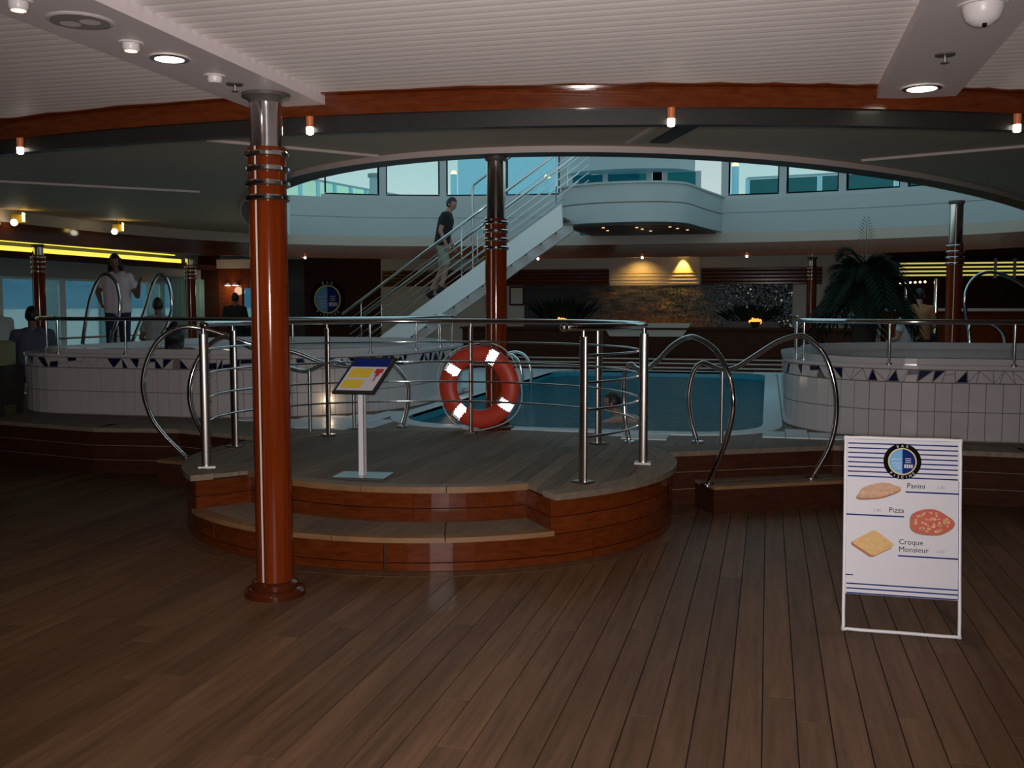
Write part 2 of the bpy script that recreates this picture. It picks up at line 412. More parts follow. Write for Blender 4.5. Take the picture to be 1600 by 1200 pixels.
# riser boards and edge boards along the two front edges
def edge_run(pts, flip):
    for a, b in zip(pts[:-1], pts[1:]):
        a = Vector(a); b = Vector(b); d = (b - a); L = d.length; d /= L; nrm = Vector((d.y, -d.x)) * (1 if not flip else -1)
        if nrm.y > 0: nrm = -nrm
        n = max(1, round(L / 1.6))
        for k in range(n):
            p = a + d * (L * k / n); q = a + d * (L * (k + 1) / n - .004)
            for (z0, z1) in ((.004, .132), (.14, .27), (.278, .40)):
                m_ = MB(); m_.prism([p, q, q + nrm * .018, p + nrm * .018] if (q - p).cross(nrm) > 0 else [p, p + nrm * .018, q + nrm * .018, q], z0, z1)
                obj('riser_board', m_, M['mahog_dark'], deck)
            m_ = MB(); i_ = -nrm * .28
            m_.prism([p + i_, q + i_, q + nrm * .035, p + nrm * .035], .405, DZ + .004)
            obj('edge_board', m_, M['teak_grey'], deck)
edge_run(front_r + [ell(PC, PA + .03, PB, t0)], False); edge_run([ell(PC, PA + .03, PB, t1)] + front_l, False)
# small side steps up to the deck
def side_step(a, b, nm, lab):
    a = Vector(a); b = Vector(b); d = (b - a).normalized(); nrm = Vector((d.y, -d.x)); nrm = nrm if nrm.y < 0 else -nrm
    t = thing(nm, (*((a + b) / 2), 0), lab, 'step')
    q = [a + nrm * .02, b + nrm * .02, b + nrm * .36, a + nrm * .36]
    obj('riser', MB().prism(q, .002, .19), M['mahog_dark'], t)
    for k in range(3):
        i0, i1 = .02 + .115 * k, .02 + .115 * (k + 1) - .005
        obj('tread_board', MB().prism([a + nrm * i0, b + nrm * i0, b + nrm * i1, a + nrm * i1], .19, .215), M['teak_grey'] if k < 2 else M['nosing'], t)
side_step((-.55, 8.02), (.5, 8.6), 'side_step', 'low wooden step below the pool rails right of the round landing')
side_step((-5.25, 8.18), (-4.45, 8.02), 'side_step', 'low wooden step in the shade left of the round landing')

# pool ------------------------------------------------------------------------------
pool = thing('pool', (-1.83, 13.4, -.9), 'blue swimming pool between the two tiled tubs', 'pool')
mb = MB(); mb.ribbon([(p[0], p[1], -.9) for p in POOL], [(p[0], p[1], DZ + .012) for p in POOL], True); mb.add([(p[0], p[1], -.9) for p in POOL], [tuple(range(len(POOL)))])
obj('basin', mb, M['pooltile'], pool)
mb = MB(); mb.add([(p[0], p[1], .355) for p in POOL], [tuple(range(len(POOL)))]); obj('water', mb, M['water'], pool)
def offset_poly(x0, x1, y0, y1, r, d, n=8): return rrect(x0 - d, x1 + d, y0 - d, y1 + d, (r + d,) * 4, n)
mb = MB(); mb.band(POOL, offset_poly(PX0, PX1, PY0, PY1, .75, .185), DZ - .02, DZ + .014, True); obj('coping', mb, M['tile2'], pool)

# tiled tubs --------------------------------------------------------------------------
TUBL = dict(x0=-8.25, x1=-3.88, y0=9.1, y1=14.0, rs=(2.0, 1.8, 1.5, .9))
TUBR = dict(x0=.17, x1=4.6, y0=9.12, y1=13.75, rs=(1.2, 1.6, 1.8, 1.2))
RIM = 1.09
def tub_path(T, d, n=16):
    return rrect(T['x0'] - d, T['x1'] + d, T['y0'] - d, T['y1'] + d, [max(.05, r + d) for r in T['rs']], n)
def resample(poly, step):
    P = [Vector(p) for p in poly]; n = len(P); L = [0]
    for i in range(n): L.append(L[-1] + (P[(i + 1) % n] - P[i]).length)
    m = max(8, round(L[-1] / step)); out = []; k = 0
    for j in range(m + 1):
        s = L[-1] * j / m
        while k < n - 1 and L[k + 1] < s - 1e-9: k += 1
        seg = L[k + 1] - L[k]; t = (s - L[k]) / seg if seg > 1e-9 else 0
        a = P[k % n]; b = P[(k + 1) % n]; p = a.lerp(b, min(1, t)); d = (b - a).normalized() if (b - a).length > 1e-9 else Vector((1, 0))
        out.append((p, d))
    return out
def rot_start(poly, k): return poly[k:] + poly[:k]
def tub(T, name, label, visible):
    cx, cy = (T['x0'] + T['x1']) / 2, (T['y0'] + T['y1']) / 2
    t = thing(name, (cx, cy, DZ), label, 'whirlpool tub')
    mb = MB(); o = tub_path(T, -.012); i = tub_path(T, -.30)
    mb.ribbon([(p[0], p[1], DZ) for p in o], [(p[0], p[1], RIM - .012) for p in o], True)
    mb.ribbon([(p[0], p[1], RIM - .012) for p in o], [(p[0], p[1], RIM - .012) for p in i], True)
    mb.ribbon([(p[0], p[1], RIM - .012) for p in i], [(p[0], p[1], DZ + .05) for p in i], True)
    mb.add([(p[0], p[1], DZ + .05) for p in i], [tuple(range(len(i)))])
    body = obj('body', mb, M['grout'], t)
    # coping ring
    mb = MB(); mb.band(tub_path(T, -.33), tub_path(T, .02), RIM - .03, RIM, True); obj('coping', mb, M['tile'], t)
    mb = MB(); mb.band(tub_path(T, -.325), tub_path(T, -.20), RIM, RIM + .05, True); obj('inner_lip', mb, M['tile'], t)
    i2 = tub_path(T, -.305); mb = MB(); mb.ribbon([(p[0], p[1], DZ + .06) for p in i2], [(p[0], p[1], RIM - .02) for p in i2], True); obj('lining', mb, M['tile'], t)
    mb = MB(); w_ = tub_path(T, -.31); mb.add([(p[0], p[1], .84) for p in w_], [tuple(range(len(w_)))]); obj('water', mb, M['water'], t)
    # wall tiles: two courses, each tile a piece
    st = resample(tub_path(T, 0), .134); h = .245; m_tile = mesh_from('tile', MB().box((0, 0, 0), (.128, .014, h - .007)), M['tile'], False)
    for a, b in zip(st[:-1], st[1:]):
        mid = (a[0] + b[0]) / 2; dd = (b[0] - a[0]); ang = math.atan2(dd.y, dd.x)
        if not visible(mid): continue
        for c in (0, 1):
            piece('tile', m_tile, t, (mid.x, mid.y, DZ + .012 + h * (c + .5)), ang, (dd.length / .134, 1, 1))
    # broken mosaic band of white and navy pieces
    z0, z1 = DZ + .012 + 2 * h + .004, RIM - .036
    st = resample(tub_path(T, 0), .05); n = len(st) - 1; s = 0.0; total = n
    def at(u, z, out):
        u = u % n; k = int(u); f = u - k; p = st[k][0].lerp(st[k + 1][0], f); d = st[k][1]; nn = Vector((d.y, -d.x)); q = p + nn * out; return (q.x, q.y, z)
    u = 0.0; prev = (0.0, 0.0); cells = []
    while u < n - 2:
        stp = rnd.uniform(1.4, 2.5); nb = (u + stp + rnd.uniform(-.55, .55), u + stp + rnd.uniform(-.55, .55))
        cells.append((prev, nb)); prev = nb; u += stp
    for (lb, lt), (rb, rt_) in cells:
        q = [(lb, 0), (rb, 0), (rt_, 1), (lt, 1)]
        k = rnd.random()
        if k < .4: pcs = [[q[0], q[1], q[2]], [q[0], q[2], q[3]]]
        elif k < .75: pcs = [[q[0], q[1], q[3]], [q[1], q[2], q[3]]]
        else:
            m1 = rnd.uniform(.35, .65); l_ = (lb + (lt - lb) * m1, m1); r_ = (rb + (rt_ - rb) * (m1 + .1), m1 + .1); pcs = [[q[0], q[1], r_, l_], [l_, r_, q[2], q[3]]]
        navy = rnd.choice((0, 1)) if rnd.random() < .66 else -1
        for pi, pc in enumerate(pcs):
            gx = sum(p[0] for p in pc) / len(pc); gz = sum(p[1] for p in pc) / len(pc)
            px, py, _ = at(gx, 0, 0)
            if not visible(Vector((px, py))): continue
            sh = .80 if pi == navy else .90
            pc = [(gx + (p[0] - gx) * sh, gz + (p[1] - gz) * sh) for p in pc]
            fr = [at(p[0], z0 + (z1 - z0) * p[1], .008) for p in pc]; bk = [at(p[0], z0 + (z1 - z0) * p[1], -.012) for p in pc]; m = len(pc)
            mb = MB(); mb.add(fr + bk, [tuple(range(m)), tuple(range(2 * m - 1, m - 1, -1))] + [(i, m + i, m + (i + 1) % m, (i + 1) % m) for i in range(m)])
            obj('mosaic_piece', mb, M['shard'] if pi == navy else M['tile'], t)
    return t
tub(TUBL, 'whirlpool_tub', 'large white tiled whirlpool tub left of the pool', lambda p: p.y < 9.9 or p.x > -5.6)
tub(TUBR, 'whirlpool_tub', 'white tiled whirlpool tub right of the pool behind the menu board', lambda p: p.y < 9.9 or p.x < 1.0)
# pale deck tiles round the pool
def in_rr(p, T, d):
    x0, x1, y0, y1 = T['x0'] - d, T['x1'] + d, T['y0'] - d, T['y1'] + d
    if not (x0 < p[0] < x1 and y0 < p[1] < y1): return False
    r = T['rs'][0] + d
    for (cx, cy, r_, sx, sy) in ((x1 - T['rs'][0] - d, y0 + T['rs'][0] + d, T['rs'][0] + d, 1, -1), (x1 - T['rs'][1] - d, y1 - T['rs'][1] - d, T['rs'][1] + d, 1, 1),
                                 (x0 + T['rs'][2] + d, y1 - T['rs'][2] - d, T['rs'][2] + d, -1, 1), (x0 + T['rs'][3] + d, y0 + T['rs'][3] + d, T['rs'][3] + d, -1, -1)):
        if (p[0] - cx) * sx > 0 and (p[1] - cy) * sy > 0 and math.hypot(p[0] - cx, p[1] - cy) > r_: return False
    return True
PT = dict(x0=PX0, x1=PX1, y0=PY0, y1=PY1, rs=(.75,) * 4)
tiles = []
for i in range(-26, 12):
    for j in range(0, 46):
        c = (i * .2 - .03 + .1, 8.7 + j * .2)
        if not (-5.6 < c[0] < .7): continue
        cs = [(c[0] + a, c[1] + b) for a in (-.1, .1) for b in (-.1, .1)]
        if any(in_rr(p, PT, .15) for p in cs) or any(in_rr(p, TUBL, .0) for p in cs) or any(in_rr(p, TUBR, .0) for p in cs): continue
        if any(((p[0] - PC[0]) / (PA + .05)) ** 2 + ((p[1] - PC[1]) / (PB + .05)) ** 2 < 1 for p in cs): continue
        if c[1] < 8.95 and (c[0] > -.75 or c[0] < -4.6): continue
        if math.hypot(c[0] + 2.47, c[1] - 9.0) < .25: continue
        tiles.append(c)
tiles.sort(key=lambda c: math.hypot(c[0], c[1]))
m_tile = mesh_from('deck_tile', MB().box((0, 0, 0), (.194, .194, .02), 0, .002), M['tile2'], False)
for c in tiles[:290]: piece('deck_tile', m_tile, deck, (c[0], c[1], DZ + .002))
mb = MB()
for c in tiles[290:]: mb.box((c[0], c[1], DZ + .002), (.194, .194, .02))
if mb.v: tag(obj('deck_tiling', mb, M['tile2'], deck), kind='stuff')

# ------------------------------------------------------------------ round landing with two steps
land = thing('landing', (-2.5, 7.25, 0), 'round teak landing with two curved steps in front of the pool', 'platform')
def earc(a, b, d0, d1, n=24): return [ell(PC, a, b, R(d0 + (d1 - d0) * i / n)) for i in range(n + 1)]
NL, NR = 226, 312                         # the step bite, degrees on the ellipse
IN_A, IN_B = PA - .36, PB - .43
core = earc(PA - .03, PB - .03, NR, NR + 360 - (NR - NL), 60) + earc(IN_A - .03, IN_B - .03, NL - 1, NR + 1, 30)
mb = MB(); mb.prism(core, .21, DZ - .03); mb.prism(earc(PA - .03, PB - .03, 0, 354, 59), .001, .185); obj('core', mb, M['caulk'], land)
def arcboard(a, b, d0, d1, z0, z1, m, nm, th=.022):
    n = max(3, int(abs(d1 - d0) / 4)); mb = MB(); mb.band(earc(a - th, b - th, d0, d1, n), earc(a, b, d0, d1, n), z0, z1); return obj(nm, mb, m, land)
for k, (z0, z1) in enumerate(((.004, .052), (.058, .183))):
    for s in range(6):
        d0 = 150 + s * 43; arcboard(PA - .008, PB - .008, d0, d0 + 42.7, z0, z1, M['mahog'], 'riser_board')
for k, (z0, z1) in enumerate(((.188, .292), (.298, .402))):
    for (d0, d1) in ((NR, NR + 45), (NR + 45.3, NR + 88), (150, 188), (188.3, NL)): arcboard(PA - .008, PB - .008, d0, d1, z0, z1, M['mahog'], 'riser_board')
for (z0, z1) in ((.214, .300), (.306, .402)):
    for s in range(3):
        st = (NR - NL) / 3; arcboard(IN_A, IN_B, NL + s * st - 1, NL + (s + 1) * st - 1.2 + (2 if s == 2 else 0), z0, z1, M['mahog'], 'riser_board')
for dg in (NL, NR):                        # the two cheeks of the bite
    o_ = ell(PC, PA - .01, PB - .01, R(dg)); i_ = ell(PC, IN_A - .02, IN_B - .02, R(dg)); v = Vector((o_[0] - i_[0], o_[1] - i_[1])); nn = Vector((-v.y, v.x)).normalized() * .011
    for (z0, z1) in ((.214, .292), (.298, .402)):
        obj('cheek_board', MB().prism([(i_[0] - nn.x, i_[1] - nn.y), (o_[0] - nn.x, o_[1] - nn.y), (o_[0] + nn.x, o_[1] + nn.y), (i_[0] + nn.x, i_[1] + nn.y)], z0, z1), M['mahog'], land)
for s in range(4):                         # lower tread and nosings
    st = (NR - NL) / 4
    mb = MB(); mb.band(earc(IN_A - .01, IN_B - .01, NL + s * st, NL + (s + 1) * st - .25, 6), earc(PA - .07, PB - .07, NL + s * st, NL + (s + 1) * st - .25, 6), .185, .212); obj('tread_board', mb, M['teak_grey'], land)
    mb = MB(); mb.band(earc(PA - .066, PB - .066, NL + s * st, NL + (s + 1) * st - .2, 6), earc(PA + .022, PB + .022, NL + s * st, NL + (s + 1) * st - .2, 6), .183, .214); obj('nosing_board', mb, M['nosing'], land)
    mb = MB(); mb.band(earc(IN_A - .09, IN_B - .09, NL + s * st, NL + (s + 1) * st - .2, 6), earc(IN_A + .022, IN_B + .022, NL + s * st, NL + (s + 1) * st - .2, 6), .404, DZ + .004); obj('nosing_board', mb, M['nosing'], land)
for (d0, d1) in ((NR, NR + 30), (NR + 30.2, NR + 60), (NR + 60.2, 390), (390.2, 450), (450.2, 510), (150.2, 190), (190.2, NL)):
    mb = MB(); n = max(3, int((d1 - d0) / 4)); mb.band(earc(PA - .13, PB - .13, d0, d1, n), earc(PA + .025, PB + .025, d0, d1, n), .404, DZ + .004); obj('nosing_board', mb, M['teak_grey'], land)
x = PC[0] - PA
def el_half(xx, a, b): return b * math.sqrt(max(0, 1 - min(1, abs(xx - PC[0]) / a) ** 2))
def low_edge(xx):
    """near edge of the landing deck: set back behind the step bite, full size beside it"""
    th = R(NL) if xx < PC[0] else R(NR); dx = abs(xx - PC[0]); xi = abs((IN_A - .09) * math.cos(th)); xo = abs((PA - .13) * math.cos(th))
    if dx <= xi: return PC[1] - el_half(xx, IN_A - .092, IN_B - .092)
    if dx >= xo: return PC[1] - el_half(xx, PA - .132, PB - .132)
    yi = PC[1] + (IN_B - .09) * math.sin(th); yo_ = PC[1] + (PB - .13) * math.sin(th); return yi + (yo_ - yi) * (dx - xi) / (xo - xi)
def inell(x, y, a, b): return ((x - PC[0]) / a) ** 2 + ((y - PC[1]) / b) ** 2 < 1
while x < PC[0] + PA:                       # deck planks of the landing, cut to the oval
    lim = PA - .134
    xa_, xb_ = max(x + .0025, PC[0] - lim), min(x + .1255, PC[0] + lim)
    if xb_ - xa_ > .008:
        xs = [xa_ + (xb_ - xa_) * k / 5 for k in range(6)]
        hi = [PC[1] + el_half(xx, PA - .132, PB - .132) for xx in xs]; lo = [low_edge(xx) for xx in xs]
        cut = rnd.uniform(max(lo) + .3, min(hi) - .3) if min(hi) - max(lo) > .9 else None
        if cut: parts = [list(zip(xs, lo)) + [(xb_, cut - .002), (xa_, cut - .002)], [(xa_, cut + .002), (xb_, cut + .002)] + list(zip(xs, hi))[::-1]]
        else: parts = [list(zip(xs, lo)) + list(zip(xs, hi))[::-1]]
        for q in parts: obj('plank', MB().prism(q, DZ - .028, DZ), M['teak_grey'], land)
    x += .128

for k in range(8):
    mb = MB(); d0 = 150 + k * 31.5; mb.band(earc(PA + .002, PB + .002, d0, d0 + 31.3, 8), earc(PA + .105, PB + .105, d0, d0 + 31.3, 8), -.006, .0025); obj('margin_board', mb, M['teak'], floor)
# landing railing ------------------------------------------------------------------------
RC, RA, RB = (-2.55, 7.2), 1.68, 1.46
rail = thing('landing_railing', (-2.55, 7.2, DZ), 'chrome railing curving round the landing behind the steps', 'railing')
POSTS = (-34, 3, 45, 92, 138, 176, 217)
for dg in POSTS:
    p = ell(RC, RA, RB, R(dg)); mb = MB()
    aa = math.atan2(p[1] - RC[1], p[0] - RC[0])
    q = [(p[0] + .032 * math.cos(t) * math.cos(aa) - .019 * math.sin(t) * math.sin(aa), p[1] + .032 * math.cos(t) * math.sin(aa) + .019 * math.sin(t) * math.cos(aa)) for t in (2 * PI * i / 24 for i in range(24))]
    mb.prism(q, DZ, 1.40)
    mb.lathe([(.018, 1.39), (.014, 1.45)], (p[0], p[1], 0), 10)
    po = obj('post', mb, M['post_chrome'], rail, True)
    mb = MB(); mb.box((p[0], p[1], DZ + .008), (.12, .10, .016), math.atan2(p[1] - RC[1], p[0] - RC[0])); obj('foot_plate', mb, M['steel'], po)
hp = [ell(RC, RA, RB, R(-40 + (220 + 40) * i / 60)) for i in range(61)]
mb = MB(); mb.tube([(p[0], p[1], 1.462) for p in hp], .024, 12); obj('handrail', mb, M['chrome'], rail, 'all')
mb = MB(); mb.ball((hp[0][0], hp[0][1], 1.462), .030); obj('end_ball', mb, M['chrome'], rail, 'all')
for z in (1.275, 1.095, .915, .735):
    q = [ell(RC, RA - .035, RB - .035, R(-34 + 251 * i / 60)) for i in range(61)]
    mb = MB(); mb.tube([(p[0], p[1], z) for p in q], .0085, 8); obj('rail_bar', mb, M['chrome'], rail, 'all')

# ------------------------------------------------------------------ columns
def column(x, y, z0, top, label, zr=0.0, sleeve=True):
    t = thing('column', (x, y, z0), label, 'column', 'mahogany columns around the pool')
    mb = MB(); mb.lathe([(.168, 0), (.168, .028), (.155, .04), (.128, .045), (.128, .072), (.104, .085)], (x, y, z0), 36); obj('base', mb, M['mahog_base'], t, True)
    zw = 2.445 + zr
    mb = MB(); mb.lathe([(.1005, z0 + .05), (.1005, zw)], (x, y, 0), 40); obj('shaft', mb, M['mahog_col'], t, True)
    ca, sa = math.cos(R(-100)), math.sin(R(-100))
    mb = MB(); mb.box((x + ca * .0995, y + sa * .0995, (z0 + .09 + zw) / 2), (.006, .010, zw - z0 - .09), R(-100)); obj('joint_strip', mb, M['rimw'], t)
    mb = MB(); c2, s2 = math.cos(R(-94)), math.sin(R(-94)); mb.box((x + c2 * .0985, y + s2 * .0985, (z0 + .09 + zw) / 2), (.006, .008, zw - z0 - .09), R(-94)); obj('joint_gap', mb, M['mahog_dark'], t)
    for k in range(4):
        z = 2.408 - .077 * k + zr; mb = MB(); mb.lathe([(.1, z - .016), (.112, z - .016), (.119, z - .008), (.119, z + .008), (.112, z + .016), (.1, z + .016)], (x, y, 0), 36, False); obj('ring', mb, M['chrome'], t, True)
    mb = MB(); mb.lathe([(.086, zw), (.086, top - .02)], (x, y, 0), 36); obj('sleeve', mb, M['chrome'] if sleeve else M['steel'], t, True)
    mb = MB(); fw_ = .128 if top > 2.7 and top < 2.8 else .10; mb.lathe([(.086, top - .05), (.10, top - .03), (fw_, top - .018), (fw_, top)], (x, y, 0), 36); obj('capital', mb, M['rimdark'], t, True)
    return t
column(-2.63, 4.94, 0, 2.73, 'nearest mahogany column with chrome rings and chrome top sleeve')
column(-2.47, 9.02, DZ, 2.98, 'mahogany column behind the life ring at the near end of the pool', -.04)
column(2.38, 14.3, DZ, 2.98, 'mahogany column behind the right tub beside the palm', -.02)
column(.86, 21.55, DZ, 2.60, 'distant mahogany column right of the mosaic mural', -.03)
column(-11.55, 13.9, DZ, 2.60, 'mahogany column before the left windows behind the seated man in slate shirt', -.02)
column(-11.35, 18.0, DZ, 2.60, 'mahogany column at the far end of the left windows', -.02)

# ------------------------------------------------------------------ slatted ceiling, beams, oval fascia
ceil_pts = [(-13.2, -1.2), (8.2, -1.2), (8.2, 24.4), (-13.2, 24.4)]
mb = MB(); with_hole(ceil_pts, OUT, CZ + .012, CZ + .05, mb)
ceiling = struct('ceiling', mb, M['slat'])
def slat_rows(x0, x1, y0, nm):
    mb = MB(); y = y0
    while y < 9.4:
        ya = y + .074
        # keep only the spans outside the oval
        d = (CY - y) / 7.60 if y > CY - 7.60 else None
        spans = [(x0, x1)]
        if d is not None and abs(d) < 1:
            hw = 8.46 * math.sqrt(1 - d * d); spans = [(x0, min(x1, CX - hw)), (max(x0, CX + hw), x1)]
        for (a, b) in spans:
            if b - a > .02:
                prof = [(y, CZ + .012), (y + .003, CZ + .0095), (y + .030, CZ + .004), (y + .055, CZ + .0008), (y + .070, CZ), (y + .077, CZ + .003), (y + .078, CZ + .012)]
                mb.ribbon([(a, p[0], p[1]) for p in prof], [(b, p[0], p[1]) for p in prof])
        y += .084
    tag(obj(nm, mb, M['slat'], ceiling), kind='stuff')
BL = (-2.90, -2.44); BR = (.55, .96)
slat_rows(-13.0, BL[0], .3, 'ceiling_slats'); slat_rows(BL[1], BR[0], .3, 'ceiling_slats'); slat_rows(BR[1], 8.0, .3, 'ceiling_slats')
beams = []
for k, ((xa, xb), ye) in enumerate(((BL, 5.27), (BR, 5.9))):
    mb = MB(); mb.box(((xa + xb) / 2, (ye - 1) / 2, CZ - .02), (xb - xa, ye + 1, .07)); beams.append(struct('trim_%d' % (k + 1), mb, M['beam']))
n = len(OUT)
mb = MB(); mb.ribbon([(*p, 2.672) for p in OUT], [(*p, CZ + .03) for p in OUT], True); mb.ribbon([(*p, 2.672) for p in INN], [(*p, 2.85) for p in INN], True)
mb.ribbon([(*p, CZ + .03) for p in OUT], [(*p, 2.85) for p in INN], True); mb.ribbon([(*p, 2.672) for p in OUT], [(*p, 2.672) for p in INN], True)
struct('trim_3', mb, M['mahog'], True)
mb = MB(); mb.band(OUT, oval(8.56, 7.69), CZ - .006, CZ + .011, True); struct('trim_18', mb, M['mahog'], True)
O2 = oval(8.47, 7.60); I2 = oval(8.40, 7.53)
near = [i for i in range(n) if OUT[i][1] < CY - 2.6]; far = sorted([i for i in range(n) if OUT[i][1] >= CY - 3.0], key=lambda i: (i + n // 4) % n)
seq = sorted(near, key=lambda i: (i - n // 2 + 12) % n)
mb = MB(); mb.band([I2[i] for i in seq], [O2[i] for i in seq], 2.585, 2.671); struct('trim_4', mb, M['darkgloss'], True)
mb = MB(); mb.band([INN[i] for i in far], [OUT[i] for i in far], 2.585, 2.671); struct('trim_5', mb, M['mahog'], True)
# upstand behind the fascia and the high soffit round the opening
SZ = 3.03
mb = MB(); up = oval(8.38, 7.51); mb.ribbon([(*p, 2.845) for p in up], [(*p, SZ + .02) for p in up], True); struct('wall_upstand', mb, M['tanband'], True)
RX = -2.47
def rimp(dx): return (RX + dx, 9.08 + .188 * dx * dx)
rim = [rimp(-6.55 + 13.1 * i / 48) for i in range(49)]
far_out = [p for p in oval(8.38, 7.51, 240)]
def below_rim(p): return p[1] < 9.08 + .188 * (p[0] - RX) ** 2
sl = [p for p in far_out if below_rim(p)]
sl.sort(key=lambda p: (math.atan2(p[1] - CY, p[0] - CX) - PI / 2 - .02) % (2 * PI))     # from far left round the near side to far right
poly = sl + rim[::-1]
bm = bmesh.new(); vs = [bm.verts.new((p[0], p[1], SZ)) for p in poly]; ed = [bm.edges.new((vs[i], vs[(i + 1) % len(vs)])) for i in range(len(vs))]
bmesh.ops.triangle_fill(bm, use_beauty=True, edges=ed); bm.verts.index_update()
mb = MB(); mb.add([v.co[:] for v in bm.verts], [[v.index for v in f.verts] for f in bm.faces]); bm.free()
mb.ribbon([(*p, SZ) for p in poly], [(*p, SZ + .35) for p in poly], True)
vs_top = [(p[0], p[1], SZ + .35) for p in poly]
b0 = len(mb.v); nb = len(mb.f)
mb2 = MB(); mb2.v = list(mb.v); mb2.f = list(mb.f)
for f in mb.f[:nb]:
    if all(abs(mb.v[i][2] - SZ) < 1e-6 for i in f): mb2.add([(mb.v[i][0], mb.v[i][1], SZ + .35) for i in f], [tuple(range(len(f)))])
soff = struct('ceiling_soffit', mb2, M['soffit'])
def off_curve(pts, d):
    out = []
    for i, p in enumerate(pts):
        a = Vector(pts[max(0, i - 1)]); b = Vector(pts[min(len(pts) - 1, i + 1)]); t = (b - a).normalized(); out.append((p[0] + t.y * d, p[1] - t.x * d))
    return out
ro = off_curve(rim, .27); ri = off_curve(rim, -.02)
mb = MB(); mb.band(ri, ro, SZ - .052, SZ - .001); struct('trim_6', mb, M['rimdark'], True)
mb = MB(); mb.band(ro, off_curve(rim, .285), SZ - .056, SZ - .001); struct('trim_7', mb, M['rimw'], True)
for k, (a, b) in enumerate((((-4.7, 7.75), (-3.62, 8.98)), ((-.83, 7.9), (-1.22, 8.83)), ((.86, 10.42), (2.6, 9.7)), ((-9.3, 9.0), (-6.9, 11.2)))):
    a = Vector(a); b = Vector(b); mb = MB(); mb.box(((a.x + b.x) / 2, (a.y + b.y) / 2, SZ - .012), ((b - a).length, .035, .024), math.atan2(b.y - a.y, b.x - a.x)); struct('trim_%d' % (8 + k), mb, M['rimw'])
mb = MB(); mb.box((-.78, 8.45, SZ - .008), (.9, .16, .016), math.atan2(.93, -.39)); struct('trim_12', mb, M['darkgloss'])

# ------------------------------------------------------------------ upper bulwark with windows, balcony
FB = [p for p in oval(8.40, 7.53, 240) if not below_rim(p)]
FB.sort(key=lambda p: math.atan2(p[1] - CY, p[0] - CX))
def fb_at(x):
    """far bulwark point at a given x"""
    best = min(FB, key=lambda p: abs(p[0] - x)); return best
gapL, gapR = -3.72, -1.2
left_run = [p for p in FB if p[0] < gapL]; right_run = [p for p in FB if p[0] > gapR]
SILL = 3.84
def offs(run, d):
    return [(CX + (p[0] - CX) * (1 + d / 8), CY + (p[1] - CY) * (1 + d / 8)) for p in run]
def bul(run, nm, SILL=SILL):
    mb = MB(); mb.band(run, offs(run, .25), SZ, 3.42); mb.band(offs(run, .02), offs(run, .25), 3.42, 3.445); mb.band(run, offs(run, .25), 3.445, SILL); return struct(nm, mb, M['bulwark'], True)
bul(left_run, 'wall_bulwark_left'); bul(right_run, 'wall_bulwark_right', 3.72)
# balcony
bc = [(-3.70, 20.3), (-3.72, 19.0), (-3.70, 18.2), (-3.55, 17.95), (-3.2, 17.72), (-2.8, 17.60), (-2.4, 17.57), (-2.0, 17.62), (-1.68, 17.76), (-1.46, 18.0), (-1.34, 18.45), (-1.22, 19.1), (-1.06, 19.8), (-.90, 20.46)]
bc = [tuple(v) for v in smooth_path([(p[0], p[1]) + (0,) for p in bc], 3)]
bc = [(p[0], p[1]) for p in bc]
bi = [(-2.2 + (p[0] + 2.2) * .90, 20.3 + (p[1] - 20.3) * .93) for p in bc]
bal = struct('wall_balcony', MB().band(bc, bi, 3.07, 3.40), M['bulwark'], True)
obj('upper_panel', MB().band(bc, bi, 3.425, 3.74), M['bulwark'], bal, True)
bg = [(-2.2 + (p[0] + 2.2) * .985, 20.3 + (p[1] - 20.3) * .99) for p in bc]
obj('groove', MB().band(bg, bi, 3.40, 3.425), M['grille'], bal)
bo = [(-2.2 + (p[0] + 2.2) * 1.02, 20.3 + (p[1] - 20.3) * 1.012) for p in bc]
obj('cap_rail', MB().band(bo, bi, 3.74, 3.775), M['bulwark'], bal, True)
obj('underside', MB().prism(bi + [(-.9, 21.2), (-3.72, 21.2)], 3.03, 3.12), M['rimdark'], bal)
ORD = ('first', 'second', 'third', 'fourth', 'fifth', 'sixth', 'seventh', 'eighth'); BORD = (1, 0, 2, 3, 4, 5, 6, 7)
for k, (x, y) in enumerate(((-2.95, 18.2), (-2.98, 18.9), (-2.35, 18.3), (-2.3, 18.7), (-2.2, 19.2), (-1.75, 18.3), (-1.65, 18.7), (-1.5, 19.1))):
    q = MB(); q.lathe([(.026, 3.016), (.026, 3.03)], (x, y, 0), 14); tag(obj('recessed_lamp', q, M['dimlamp']), 'tiny recessed lamp under the white balcony, %s of eight from the left' % ORD[BORD[k]], 'lamp', 'recessed lamps under the balcony')
